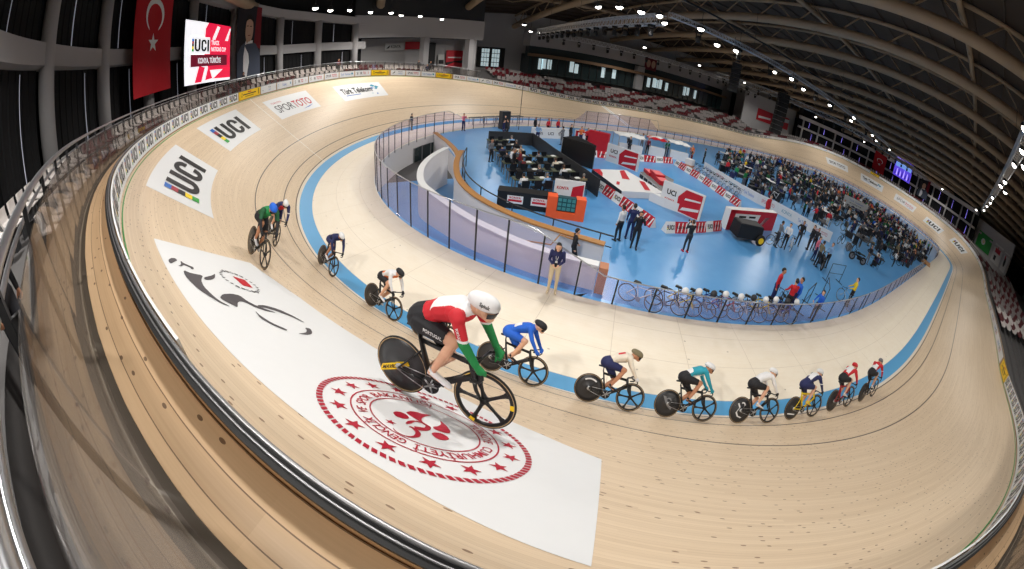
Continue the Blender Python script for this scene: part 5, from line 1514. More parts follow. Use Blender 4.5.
canopy(-26.59,7.01,2.6,1.8,1.5,-.3,'white canopy over a counter behind the stage, left one',False); canopy(-23.48,7.01,1.9,1.4,1.5,-.5,'red and white striped canopy between two white canopies',True); canopy(-21.11,6.46,2.2,1.6,1.5,-.5,'white canopy over a counter behind the stage, right one',False)
mb=MB(); mb.prism([(-30.78,7.01),(-29.51,5.91),(-29.14,6.28),(-30.42,7.37)],FZ,FZ+1.6); o=mb.build('red_wall_block',[M['red']]); tag(o,'red and dark upright display block behind the far backdrop','display')
mb=MB(); mb.box((-23.03,2.81,FZ+.5),(.64,.64,1.0),0,None,.4); mb.box((-23.03,2.81,FZ+.36),(.66,.66,.3),1,None,.4); o=mb.build('white_bin',[M['white'],M['brick']]); tag(o,'white square pillar box beside the boards right of the stage','box')
# long sponsor barriers towards the teams
BN=[(-22.75,3.91),(-23.21,2.17),(-23.58,0.35),(-23.85,-1.48),(-23.67,-3.21),(-22.94,-4.94),(-22.57,-6.4),(-22.3,-7.86),(-21.3,-9.41)]
def d_ban(st):
    def d(mb,fn,L,H):
        put_text(mb,['Türk Telekom','SPOR TOTO','KONYA'][st],fn,w=L*.6,h=H*.34,x=L*.2,y=H*.33,mi=[9,7,8][st])
    return d
for k,(p,q) in enumerate(zip(BN,BN[1:])):
    p=(p[0]+2.2,p[1]-.6); q=(q[0]+2.2,q[1]-.6)
    pane(p,q,FZ,FZ+.8,.06,'sponsor_barrier',[M['white'],M['white'],M['ink'],*M['bars'][:4],M['red'],M['teal'],M['blue']],'%s white sponsor barrier before the team pens, from the far end'%nth(k),'barrier','white barriers before the team pens',d_ban(k%3))
# metal stand frames near the right fence
for k,(x,y,rz) in enumerate(((-32.06,-14.71,.2),(-30.24,-14.8,.5),(-26.5,-13.79,-.3))):
    mb=MB()
    mb.tube([(-.7,0,0),(-.7,0,1.05),(.7,0,1.05),(.7,0,0)],.02,6); mb.tube([(-.7,0,.5),(.7,0,.5)],.015,6); mb.tube([(-.7,-.3,.02),(-.7,.3,.02)],.02,6); mb.tube([(.7,-.3,.02),(.7,.3,.02)],.02,6)
    o=mb.build('bike_stand_frame',[M['dark']]); o.location=(x,y,FZ); o.rotation_euler=(0,0,rz); tag(o,['dark metal rail frame beside the three people in red and blue','dark metal rail frame in front of the yellow black rider','dark metal rail frame behind the seated group at right'][k],'frame')
mb=MB(); mb.tube([(13.2,-14.5,FZ),(13.2,-14.5,2.5)],.08,8); o=mb.build('pole',[M['white']]); tag(o,'white pole by the right end of the infield crowd','pole')
mb=MB(); mb.tube([(-34.43,13.03,-.02),(-34.43,13.03,4.6)],.03,6); o=mb.build('antenna_pole',[M['dark']]); tag(o,'thin dark pole rising before the far track','pole')
# pale wooden gate leaves at the right end of the run-off
mb=MB(); mb.box((6.5,-16.2,.0),(3.5,1.2,.06),0,None,.1); mb.box((4.8,-15.7,-.1),(.1,1.0,.5),0,None,.1); o=mb.build('gate_platform',[M['wood']]); tag(o,'wooden access platform at the right end of the run-off','platform')
# ================================================================ STANDING AND SITTING PEOPLE
def pbones(pose,fine=False):
    V=Vector; B=[]; a=lambda *x:B.append(x); Y=(0,1,0)
    sit=pose.startswith('sit'); dz=-.44 if sit else 0; lean=.10 if pose in('sit','bend') else .02
    L=lambda x,y,z:(x+lean*(z-.95),y,z+dz)
    a('trousers',L(-.01,0,.93),L(0,0,1.0),.125,.120,(1.2,.9),Y); a('top',L(0,0,1.0),L(0,0,1.14),.118,.115,(1.15,.85),Y)
    a('top',L(0,0,1.14),L(.0,0,1.32),.118,.128,(1.22,.82),Y); a('top',L(0,0,1.32),L(0,0,1.40),.126,.085,(1.45,.78),Y)
    a('skin',L(0,0,1.42),L(.02,0,1.52),.056,.052)
    hd=.05 if pose in('phone','sit','bend') else .015
    H=lambda x,y,z:L(x+hd+hd*1.5*(z-1.5),y,z-hd*.35)
    a('skin',H(.005,0,1.60),H(.01,0,1.64),.090,.092,(.85,1.05),Y); a('skin',H(.035,0,1.535),H(.05,0,1.53),.058,.048,(.95,1),Y); a('skin',H(.105,0,1.60),H(.118,0,1.58),.013,.016)
    for s in (-1,1):
        a('skin',H(.0,s*.080,1.59),H(.0,s*.084,1.61),.014,.016); a('skin',H(.085,s*.032,1.625),H(.09,s*.026,1.622),.018,.016)
    a('hair',H(-.025,0,1.63),H(-.005,0,1.665),.092,.090,(.90,1.0),Y)
    if pose=='phone': 
        a('hair',H(-.05,0,1.60),L(-.06,0,1.40),.080,.055,(1.1,.8),Y)
        for s in (-1,1): a('hair',H(-.01,s*.06,1.6),L(-.01,s*.085,1.42),.045,.028)
    arms={'stand':[((-.02,.235,1.13),(.05,.235,.89))]*2,'phone':[((.00,.215,1.12),(.235,.09,1.09))]*2,'camera':[((.13,.24,1.22),(.20,.10,1.50))]*2,
     'hips':[((-.08,.32,1.16),(.06,.175,1.02)),((-.02,.235,1.13),(.05,.235,.89))],'walk':[((-.10,.235,1.14),(-.02,.24,.92)),((.06,.235,1.13),(.20,.22,.96))],
     'crossed':[((.03,.235,1.14),(.19,-.03,1.15)),((.03,.235,1.12),(.18,.04,1.11))],'sit':[((.06,.225,1.14),(.30,.14,1.10))]*2,'point':[((.14,.24,1.26),(.36,.22,1.36)),((-.02,.235,1.13),(.05,.235,.89))],
     'hold':[((.08,.24,1.16),(.30,.18,1.03))]*2,'bend':[((.06,.225,1.14),(.30,.14,1.05))]*2}
    ar=arms[pose]
    for k,s in enumerate((-1,1)):
        e,w=ar[k]; sh=V(L(-.005,s*.175,1.395)); e=V(L(e[0],s*e[1],e[2])); w=V(L(w[0],s*w[1],w[2]))
        a('top',sh,e,.056,.044); a('top',e,w,.042,.031)
        d=(w-e).normalized(); h1=w+d*.07
        a('skin',w-d*.01,h1,.026,.030,(.65,1.1),Y)
        fw=d*.8+Vector((.2,0,-.2)) if pose in('stand','walk','hips','point') else d
        fw.normalize(); dn=Vector((.25,-s*.8,-.1)) if pose in('stand','walk','hips') else Vector((0,-s*.5,-.6))
        B.extend(finger_set(w,h1,fw,Vector((1,0,0)).cross(dn).normalized() if False else (Vector((.9,0,.3)) if abs(d.z)>.6 else Vector((0,s*.7,.6))).normalized(),dn.normalized(),'skin',.0098))
    lg={'walk':[((.14,.09,.52),(.10,.09,.10)),((.06,.09,.50),(-.24,.09,.16))],'sit':[((.42,.11,.95),(.42,.11,.53))]*2}.get(pose,[((.03,.10,.51),(-.01,.11,.09))]*2)
    if sit: lg=[((.43,.11,.93),(.42,.11,.52))]*2
    for k,s in enumerate((-1,1)):
        n_,an=lg[k]; off=(.06 if s>0 else -.02) if pose in('hips','camera','stand') else 0
        h=V(L(0,s*.085,.93)); n_=V((n_[0]+off*.6,s*n_[1],n_[2]+dz)); an=V((an[0]+off,s*an[1],an[2]+dz))
        a('trousers',h,n_,.092,.062); a('trousers',n_,an+V((0,0,.03)),.060,.046); a('shoes',an+V((-.05,0,-.05)),an+V((.13,s*.02,-.055)),.040,.034)
    return B
PZ={'skin':0,'top':1,'trousers':2,'hair':3,'shoes':4}
PMATS=[SKIN[0],CL['white'],CL['black'],HAIR[0],M['black']]
_pm={}
def person_mesh(pose,fine=False):
    k=(pose,fine)
    if k in _pm: return _pm[k]
    B=pbones(pose,fine)
    if not fine: B=[b for b in B if not(len(b)==5 and b[3]<.0125)]
    v,f=fuse(B,.0095 if fine else .021,3 if fine else 2); z,c=zones(v,f,B)
    v[:,2]-=v[:,2].min()
    mi=np.array([PZ[B[q][0]] for q in z])
    _pm[k]=(submesh('person_'+pose,v,f,np.ones(len(f),bool),mi,PMATS,0),v,f,mi); return _pm[k]
def person(x,y,z,rz,pose,top,trousers,label,hair=0,skin=0,shoes=None,fine=False,S=.97,group=None):
    S*=.915
    me,v,f,mi=person_mesh(pose,fine)
    Mx=Matrix.Translation((x,y,z))@Matrix.Rotation(rz,4,'Z')@Matrix.Scale(S,4)
    o=link('person',me,None,Mx); tag(o,label,'person',group)
    omat(o,0,SKIN[skin]); omat(o,1,CL[top]); omat(o,2,CL[trousers]); omat(o,3,HAIR[hair])
    if shoes: omat(o,4,CL[shoes])
    return o
def rough_part(o,name,mb,mats): return mb.build(name,mats,o)
D=lambda dx,dy:math.atan2(dy,dx)
# the woman on the run-off
o=person(-42.38,-11.44,-.02,D(-.6,-1),'phone','navy','cream','woman with long dark hair in navy jacket reading a phone on the run-off edge',0,0,'cream',True,1.07)
mb=MB(); mb.box((.265,0,1.10),(.012,.075,.14)); mb.build('phone',[M['black']],o)
mb=MB(); mb.tube([(.06,-.06,1.40),(.135,-.02,1.22),(.14,0,1.16),(.135,.02,1.22),(.06,.06,1.40)],.006,5); mb.box((.15,0,1.12),(.006,.07,.1)); mb.build('lanyard',[M['white']],o)
# near group on the blue floor
person(-38.05,-8.48,FZ,D(-.3,1),'stand','white','black','person in white shirt and black trousers seen from behind left of the photographers',0,1,'black',True,1.0)
person(-37.44,-8.41,FZ,D(.5,.9),'hips','navy','navy','person in dark blue standing between the white shirt and the photographer',0,0,'black',True,1.02)
o=person(-37.67,-9.14,FZ,D(-.6,-.8),'camera','black','black','photographer in black right of the white shirted person',0,1,'black',True,1.02)
def camera_part(o,x,z,lens=.2):
    mb=MB(); mb.box((x,0,z),(.08,.14,.10),0); mb.tube([(x+.04,0,z),(x+.04+lens,0,z-.01)],[.04,.045],10,0); mb.build('camera',[M['black']],o)
camera_part(o,.25,1.54)
o=person(-35.23,-9.77,FZ,D(.2,1),'camera','black','charcoal','woman in black dress holding a camera before the front row boards',1,0,'red',True,.95); camera_part(o,.24,1.54,.14)
person(-41.02,-10.05,-.1,D(1,-.3),'walk','black','black','person in black walking behind the low curved white wall',0,0,'black',True,.92)
person(-33.98,-13.93,FZ,D(.3,-1),'stand','red','navy','person in red polo at left of three near the right fence',0,1,'black',True,1.03)
person(-34.02,-14.71,FZ,D(.6,1),'hold','red','black','person in red holding a bicycle near the right fence',0,0,'black',True,1.03)
person(-33.38,-14.66,FZ,D(-.8,.6),'stand','blue','navy','person in blue polo beside the red shirts near the right fence',0,1,'black',True,1.0)
person(-32.43,-15.44,FZ,D(-1,.3),'hold','blue','charcoal','person in blue bending over bicycles behind the low fence',0,0,'black',True,.88)
o=person(-27.82,-9.96,FZ,D(.9,-.5),'hold','grey','charcoal','person in grey shirt standing with a bicycle right of the trolley',0,1,None,False,1.0)
person(-27.23,-10.24,FZ,D(-.9,-.3),'hold','white','black','person in white shirt with a bicycle right of the trolley',0,0,None,False,1.0)
person(-25.08,-10.05,FZ,D(-.9,-.5),'hips','black','charcoal','person in black and yellow standing by the sponsor barrier end',0,1,None,False,1.05)
person(-24.4,-10.6,FZ,D(-.7,.5),'stand','black','black','person in black at the end of the sponsor barriers',0,0,None,False,1.05)
person(-24.03,-10.78,FZ,D(-.7,-.5),'hold','charcoal','black','person in dark grey holding a bicycle by the sponsor barriers',0,1,None,False,1.0)
person(-26.22,-12.24,FZ,D(1,-.4),'hold','khaki','black','person in khaki leaning beside the black motorbike',0,1,None,False,1.0)
person(-25.22,-12.52,FZ,D(-1,.4),'hold','lightblue','black','person in light blue top beside the black motorbike',1,0,None,False,1.0)
person(-25.67,-11.7,FZ,D(0,-1),'stand','pink','navy','person in pink behind the black motorbike',1,0,None,False,.98)
person(-28.14,-15.62,FZ,D(-.6,1),'hold','yellow','black','person in yellow and black top near the right fence gap',0,0,None,False,1.0)
# far and middle people
for x,y,z,rz,ps,tp,tr,lb,S in (
 (-39.7,12.3,-.02,-1.2,'camera','pink','navy','person in red shirt raising arms on the far run-off above the fence',1.0),
 (-44.0,13.3,-.02,.5,'hips','charcoal','khaki','person standing alone on the far run-off behind the tall fence',.95),
 (-36.99,9.74,FZ,-.6,'stand','navy','navy','person in navy among the dark chairs at far left',1.0),(-36.53,10.02,FZ,2.6,'stand','charcoal','black','person in dark grey beside the navy one at far left',1.0),(-36.07,12.12,FZ,-2,'hips','black','black','person in black standing before the far fence',1.0),
 (-40.09,2.72,FZ,-1.0,'stand','grey','black','person in grey walking left of the officials pen',.95),(-39.72,-0.29,FZ,-.5,'stand','black','black','person in black at the corner of the officials pen',1.05),(-39.36,-0.38,FZ,2.8,'crossed','maroon','charcoal','person in dark red at the corner of the officials pen',1.05),(-39.63,0.16,FZ,.2,'stand','white','black','person in white shirt at the pen corner',1.0),
 (-31.42,8.83,FZ,-1,'stand','black','black','person in black left of the red shirt group',1.05),(-30.42,7.74,FZ,-1.2,'stand','red','black','left person in red shirt behind the boards',1.05),(-29.96,7.46,FZ,-1.6,'crossed','red','navy','right person in red shirt behind the boards',1.05),(-29.6,7.28,FZ,-2,'stand','maroon','black','person in dark red next to the red shirts',1.0),
 (-34.61,8.28,FZ,1,'hold','lightblue','navy','person in pale blue behind the white counter, left',1.0),(-32.61,7.92,FZ,2,'hold','grey','grey','person in grey by the black booth',1.0),
 (-32.24,11.57,FZ,-1.2,'stand','red','black','person in red behind the long white counter',1.0),(-31.15,11.84,FZ,-1.2,'stand','red','navy','second person in red behind the long white counter',1.0),(-33.34,11.93,FZ,-1,'stand','black','black','person in black behind the long white counter',1.0),
 (-27.13,6.19,FZ,-1.5,'stand','black','black','person in black under the left white canopy',1.0),(-24.76,6.64,FZ,-2,'stand','maroon','black','person in dark red beside the striped canopy',1.0),(-22.39,6.64,FZ,-2,'stand','green','black','person in green under the canopies',1.0),(-25.58,8.47,FZ,-1.5,'stand','grey','black','person in grey behind the canopies',1.0),(-23.85,8.65,FZ,-1.5,'stand','white','grey','person in white behind the canopies',1.0),(-19.2,6.46,FZ,-2.2,'stand','orange','black','person in orange right of the canopies',1.0),(-18.01,5.73,FZ,2.2,'stand','black','black','person in black right of the canopies',1.0),
 (-22.57,3.18,FZ,-1,'stand','maroon','grey','person in dark red at the far end of the sponsor barriers',1.0),(-24.76,-6.86,FZ,-1.6,'stand','red','red','person in red standing behind the white and red wall',1.2),
 (-31.79,6.46,.25,-1.5,'camera','orange','navy','person in orange raising arms above the far boards',1.0)):
    person(x,y,z,rz,ps,tp,tr,lb,int(abs(x*7))%3,int(abs(y*5))%2,None,False,S)
# officials at the desks
cols=['white','black','navy','grey','charcoal','khaki','lightblue','black','beige','maroon']
k=0
for j,(x,y) in enumerate(PENSEAT):
    if (j*5)%8<3:
        tp=cols[(j*3)%len(cols)]
        person(x,y+.02,FZ,PI/2+.2*math.sin(j),'sit',tp,'black','person in %s sitting at the officials desks, %s from the near left'%(tp,nth(k)),j%3,j%2,None,False,.97,'officials sitting at desks'); k+=1
# bicycles with spoked wheels
def spoked(name='wheel'):
    mb=MB(); mb.lathe([(.318,-.012),(.338,-.010),(.342,0),(.338,.010),(.318,.012)],28,0,None,True); mb.lathe([(.300,-.008),(.319,-.011),(.319,.011),(.300,.008)],28,1,None,True); mb.lathe([(.001,-.035),(.02,-.035),(.02,.035),(.001,.035)],8,1)
    for k in range(10):
        a=2*PI*k/10; mb.tube([(.018*math.cos(a),.018*math.sin(a),(.02 if k%2 else -.02)),(.305*math.cos(a),.305*math.sin(a),0)],.003,4,1)
    return mb.mesh(name,[M['tyre'],M['steel']],True)
SPW=spoked('front_wheel')
def road_frame():
    fr=MB(); BB=(.42,0,.28)
    fr.tube([(.80,0,.62),BB],.022,6); fr.tube([(.78,0,.74),(.30,0,.70)],.017,6); fr.tube([BB,(.27,0,.78)],.018,6)
    for s in (-1,1): fr.tube([BB,(0,s*.06,.335)],.011,5); fr.tube([(.29,0,.70),(0,s*.06,.335)],.009,5); fr.tube([(.82,0,.56),(.98,s*.05,.335)],.012,5)
    fr.tube([(.78,0,.78),(.82,0,.56)],.02,6)
    return fr.mesh('frame',[M['carbon']],True)
RF=road_frame()
q=MB(); q.box((.25,0,.86),(.26,.13,.05),0,None,0,.8); q.tube([(.27,0,.78),(.255,0,.86)],.014,6); SAD=q.mesh('saddle',[M['black']])
q=MB(); q.tube([(.78,0,.78),(.86,0,.83)],.014,6)
q.tube([(.86,-.2,.83),(.86,.2,.83)],.013,6)
for s in (-1,1): q.tube([(.86,s*.2,.83),(.95,s*.2,.83),(.98,s*.2,.77),(.93,s*.2,.70),(.87,s*.2,.70)],.013,6)
HBR=q.mesh('handlebar',[M['black']])
q=MB(); q.lathe([(.02,-.004),(.095,-.004),(.095,.004),(.02,.004)],18,0,at(.42,.28,-.05)); q.tube([(.42,-.07,.28),(.55,-.08,.18)],.012,5,0); q.tube([(.42,.07,.28),(.29,.08,.38)],.012,5,0); q.tube([(.42,-.075,.28),(.42,.075,.28)],.02,6,0); CRK=q.mesh('crankset',[M['steel']])
q=MB()
for m_ in (RF,):pass
def road_bike_parts(t,fc):
    o=link('frame',RF,t); omat(o,0,fc)
    link('rear_wheel',SPW,t,at(0,.34)); link('front_wheel',SPW,t,at(.98,.34)); link('saddle',SAD,t); link('handlebar',HBR,t); link('crankset',CRK,t)
FC=[M['carbon'],M['bikewhite'],M['bikered'],M['bikeblue'],M['steel'],M['bikeyellow']]
def road_bike(x,y,rz,label,k=0,lean=.08,group=None):
    t=thing('bicycle',label,'bicycle',Matrix.Translation((x,y,FZ))@Matrix.Rotation(rz,4,'Z')@Matrix.Rotation(lean,4,'X')@Matrix.Scale(.92,4),group); road_bike_parts(t,FC[k%6]); return t
PB=[(-39.91,-12.79),(-39.13,-13.2),(-38.63,-13.34),(-38.13,-13.57),(-37.63,-13.7),(-37.08,-13.98),(-36.53,-14.16),(-36.03,-14.39),(-35.48,-14.52),(-34.93,-14.75),(-34.43,-14.93)]
for k,(x,y) in enumerate(PB):
    road_bike(x-.25,y+.55,-.95+.06*math.sin(k*1.7),'bicycle parked behind the low clear fence, %s from the left'%nth(k),(k*5+1)%6,.05*math.sin(k*2.2),'bicycles parked behind the low fence')
    if k>0:
        q=MB(); q.ball((0,0,0),(.13,.11,.12),10,7); o=q.build('helmet',[M['white'] if k%3 else M['dark']]); o.location=(x+.27,y-.18,FZ+.93); tag(o,'helmet hung on the handlebar of the %s parked bicycle'%nth(k),'helmet','helmets on parked bicycles'); o.data.polygons.foreach_set('use_smooth',[True]*len(o.data.polygons))
road_bike(-28.14,-9.69,-.5,'bicycle held by the person in grey right of the trolley',0); road_bike(-26.95,-10.6,.6,'bicycle held by the person in white right of the trolley',1)
road_bike(-24.21,-11.42,.9,'bicycle by the end of the sponsor barriers',0); road_bike(-34.34,-14.59,.6,'bicycle held by the person in red near the right fence',0); road_bike(-28.59,-15.89,1.2,'bicycle of the yellow black rider near the right fence',4)
for k in range(14):
    p=Vector((-22.66,3.18,0)).lerp(Vector((-23.48,-3.21,0)),k/13); road_bike(p.x-.3,p.y,.2+.2*math.sin(k),'bicycle leaning along the white sponsor barriers, %s from the far end'%nth(k),(k*3+1)%6,.1,'bicycles along the sponsor barriers')
def derny(x,y,rz,label):
    t=thing('motorbike',label,'motorbike',Matrix.Translation((x,y,FZ))@Matrix.Rotation(rz,4,'Z')@Matrix.Scale(.92,4))
    for nm,px in (('rear_wheel',0),('front_wheel',1.15)):
        mb=MB(); mb.lathe([(.2,-.04),(.29,-.05),(.32,0),(.29,.05),(.2,.04)],20,0,at(px,.32),True); mb.lathe([(.01,-.03),(.2,-.02),(.2,.02),(.01,.03)],14,1,at(px,.32)); mb.build(nm,[M['tyre'],M['grey']],t)
    mb=MB(); mb.tube([(0,0,.34),(.4,0,.42),(.85,0,.55),(.95,0,.85)],[.05,.09,.07,.04],8); mb.tube([(.92,0,.9),(1.15,.07,.32)],.03,6); mb.tube([(.92,0,.9),(1.15,-.07,.32)],.03,6); mb.box((.45,0,.42),(.4,.22,.3)); mb.build('frame',[M['black']],t)
    mb=MB(); mb.ball((.62,0,.74),(.24,.13,.12),10,7); mb.build('tank',[M['black']],t)
    mb=MB(); mb.box((.2,0,.76),(.5,.24,.09),0,None,0,.85); mb.build('seat',[M['black']],t)
    mb=MB(); mb.tube([(.86,-.34,1.02),(.95,0,.95),(.86,.34,1.02)],.018,6); mb.build('handlebar',[M['dark']],t)
derny(-26.22,-12.7,.6,'black motorbike standing amid the group right of the trolley'); derny(-18.74,-13.15,2.2,'black motorbike inside the right crowd')
# ---- the crowd of team members
ZN=[('by the far fence',lambda x,y:y>9),('behind the sponsor barriers',lambda x,y:x<-15 and y<6.5),('at the far right end',lambda x,y:x>16),('by the near right fence',lambda x,y:y<-10),('in mid team area',lambda x,y:-6.3<y<2.8),('in far team area',lambda x,y:y>2.8),('in near team area',lambda x,y:True)]
def zone(x,y):
    for n,f in ZN:
        if f(x,y): return n
TOPS=['black','white','navy','charcoal','grey','red','green','blue','dkgreen','khaki','maroon','lightblue','yellow','orange','pink','teal','purple','beige']
WT=[44,12,12,16,8,5,3,4,10,5,3,2,3,2,1,1,1,2]
TRS=['black','navy','charcoal','khaki','grey','beige']
CN=dict(dkgreen='dark green',charcoal='dark grey',lightblue='light blue',maroon='dark red')
crowd_poly=[(-20.02, 3.27), (-16.0, 5.82), (-7.79, 11.02), (2.79, 12.85), (10.45, 12.48), (19.58, 7.83), (27.79, 0.07), (26.42, -7.68), (21.0, -15.2), (9, -15.5), (-2, -15.4), (-12.35, -14.89), (-18.74, -14.52), (-20.11, -11.33), (-19.2, -7.22), (-20.2, -2.66)]
def inside(x,y,P):
    c=False
    for (x0,y0),(x1,y1) in zip(P,P[1:]+P[:1]):
        if (y0>y)!=(y1>y) and x<(x1-x0)*(y-y0)/(y1-y0)+x0: c=not c
    return c
poses=['stand','hips','crossed','hold','walk','phone','stand','sit','point','sit']
used=set(); pts=[]; tries=0
rr=random.Random(5)
while len(pts)<222 and tries<40000:
    tries+=1; x=rr.uniform(-21.48,30.18); y=rr.uniform(-17.83,13.76)
    if not inside(x,y,crowd_poly): continue
    if y<-7.5 and x<-9 and rr.random()<.55: continue
    if all((x-a)**2+(y-b)**2>.52 for a,b in pts): pts.append((x,y))
cmax=215
for k,(x,y) in enumerate(pts):
    zn=zone(x,y)
    for _ in range(200):
        tp=rr.choices(TOPS,WT)[0]; tr=rr.choices(TRS,[8,4,4,2,2,1])[0]; ps=rr.choice(poses); 
        act={'stand':'standing','hips':'hand on hip','crossed':'with arms folded','hold':'reaching forward','walk':'walking','phone':'reading phone','sit':'sitting','point':'pointing'}[ps]
        lb='person in %s top, %s trousers, %s %s'%(CN.get(tp,tp),CN.get(tr,tr),act,zn)
        if lb not in used: break
    used.add(lb)
    if ps=='sit':
        rz=rr.uniform(0,6.28); o=link('folding_chair',CHM,None,Matrix.Translation((x,y,FZ))@Matrix.Rotation(rz,4,'Z')); tag(o,'black chair of the seated %s'%lb.replace(' trousers','').replace(', sitting','').replace('person in ','').replace(' top,','').replace(',',''),'chair','chairs in the team area')
        person(x,y,FZ,rz,'sit',tp,tr,lb,k%4,k%3 if k%5==0 else k%2,None,False,.97,'people in the team area')
    else: person(x,y,FZ,rr.uniform(0,6.28),ps,tp,tr,lb,k%4,k%3 if k%5==0 else k%2,None,False,rr.uniform(.93,1.04),'people in the team area')
# team tables, bicycles on trainers and kit boxes among them
tp_=[]
tries=0
while len(tp_)<64 and tries<20000:
    tries+=1; x=rr.uniform(-19.65,29.27); y=rr.uniform(-16.92,11.93)
    if inside(x,y,crowd_poly) and all((x-a)**2+(y-b)**2>1.3 for a,b in tp_) and all((x-a)**2+(y-b)**2>.30 for a,b in pts): tp_.append((x,y))
zc={}
for k,(x,y) in enumerate(tp_):
    zn=zone(x,y); rz=rr.choice([0,.3,1.57,2.2,-.6]); j=zc.get((zn,k%4),0); zc[(zn,k%4)]=j+1
    if k%4 in (0,2): road_bike(x-.45*math.cos(rz),y-.45*math.sin(rz),rz,'%s bicycle %s, counted from the left'%(nth(j+ (10 if k%4==2 else 0)),zn),k*7%6,.03,'bicycles in the team area')
    elif k%4==1: table(x,y,1.6,.7,.74,rz,'%s dark folding table %s, counted from the left'%(nth(j),zn),'dark','team tables')
    else:
        c=['black','blue','offwhite','green','red'][k%5]; mb=MB(); mb.box((0,0,.2),(.7,.45,.38),0,None,0,.96); mb.box((0,0,.41),(.72,.47,.05),1); mb.box((.37,0,.28),(.03,.2,.04),1); o=mb.build('kit_box',[M[c],M['dark']]); o.location=(x,y,FZ); o.rotation_euler=(0,0,rz); tag(o,'%s kit box %s, counted from the left'%(nth(j),zn),'box','kit boxes in the team area')
# team flags and pen signs
pane((.05,-3.12),(3.34,-5.77),.84,1.8,.05,'sponsor_sign',[M['offwhite'],M['ink'],M['blue']],'white sponsor sign raised above the middle of the team crowd','sign',None,lambda mb,fn,L,H:(put_text(mb,'Türk Telekom',fn,w=L*.6,h=H*.2,x=L*.2,y=H*.55,mi=2),put_text(mb,'KONYA',fn,w=L*.5,h=H*.18,x=L*.25,y=H*.2,mi=1)))
for k in (0,1):
    mb=MB(); x,y=((.05,-3.12),(3.34,-5.77))[k]; mb.tube([(x,y,FZ),(x,y,1.8)],.03,6); mb.build('leg',[M['steel']],bpy.data.objects['sponsor_sign'])

# the rest of the packed team area: people and gear nobody could count
cb=MB(); B=[b for b in pbones('stand') if b[3]>.03]; v0,f0=fuse(B,.05,1); z0,_=zones(v0,f0,B); v0[:,2]-=v0[:,2].min()
V0=[Vector(p) for p in v0]; zc0=[PZ[B[q][0]] for q in z0]
CMATS=[SKIN[0],HAIR[0],M['black']]+[CL[c] for c in TOPS]
extra=0; tries=0; taken=list(pts)
while extra<200 and tries<9000:
    tries+=1; x=rr.uniform(-21.48,30.18); y=rr.uniform(-16.0,13.76)
    if not inside(x,y,crowd_poly) or (y<-6 and x<-8 and rr.random()<.8): continue
    if any((x-a)**2+(y-b)**2<.25 for a,b in taken): continue
    taken.append((x,y)); tp=3+rr.choices(range(len(TOPS)),WT)[0]; tr=3+TOPS.index(rr.choice(['black','navy','charcoal','black']))
    mp=[0,tp,tr,1,2]; cb.add(V0,f0,[mp[q] for q in zc0],Matrix.Translation((x,y,FZ))@Matrix.Rotation(rr.uniform(0,6.28),4,'Z')@Matrix.Scale(rr.uniform(.83,.93),4)); extra+=1
o=cb.build('crowd',CMATS,None,True,fix=False); tag(o,'rest of the packed crowd of team members in dark clothes','people',None,'stuff')
gb=MB(); GM=[M['black'],M['dark'],M['charcoal'] if 'charcoal' in M else CL['charcoal'],M['grey'],M['white'],CL['dkgreen'],CL['navy'],M['steel']]
k=0; tries=0
while k<620 and tries<20000:
    tries+=1; x=rr.uniform(-20.57,30.18); y=rr.uniform(-16.0,13.76)
    if not inside(x,y,crowd_poly) or (y<-6.5 and x<-8 and rr.random()<.85): continue
    mi=rr.choices(range(8),[9,8,6,4,3,2,2,2])[0]; q=rr.random(); rz=rr.uniform(0,3.1)
    if q<.5: gb.box((x,y,FZ+.25),(rr.uniform(.4,1.0),rr.uniform(.3,.6),.5),mi,None,rz,.9)
    elif q<.8:
        h=rr.uniform(.7,1.0); gb.box((x,y,FZ+h),(rr.uniform(.8,1.6),.6,.05),mi,None,rz); gb.box((x,y,FZ+h/2),(.5,.08,h),1,None,rz); gb.box((x+.2,y,FZ+h+.13),(.3,.25,.22),rr.choice([0,3,4,6]),None,rz)
    else:
        Mx=Matrix.Translation((x,y,FZ))@Matrix.Rotation(rz,4,'Z')
        for wx in (0,.98): gb.lathe([(.29,-.012),(.34,-.012),(.34,.012),(.29,.012)],14,0,Mx@at(wx,.34),True)
        gb.tube([(.8,0,.62),(.42,0,.28),(.27,0,.8)],.025,5,mi,Mx); gb.tube([(.3,0,.7),(.78,0,.76),(.98,0,.34)],.02,5,mi,Mx); gb.tube([(.86,-.2,.85),(.86,.2,.85)],.02,5,0,Mx)
    k+=1
o=gb.build('team_gear',GM,fix=False); tag(o,'tangle of bicycles, boxes and benches filling the team area','gear',None,'stuff')
# ================================================================ HANGING THINGS
def hang(ia,ib,d,z0a,z1a,z0b,z1b):
    """plane facing the infield; x from the left as seen from the infield (ib side is left)"""
    L=(A(ia,d,0)-A(ib,d,0)).length; p,q=A(ib,d,0),A(ia,d,0); t=(q-p).normalized(); n=Vector((-t.y,t.x,0))
    if n.dot(frame((ia+ib)/2)[3])>0: n=-n
    def fn(x,y,e=0.0):
        k=x/L; zz=(z0b*(1-k)+z0a*k)+(y)*((z1b-z0b)*(1-k)+(z1a-z0a)*k)
        w=p+t*x+n*e; return Vector((w.x,w.y,zz))
    return fn,L
def emi(name,c,e): return pm(name,c,.4,0,0,emit=e)
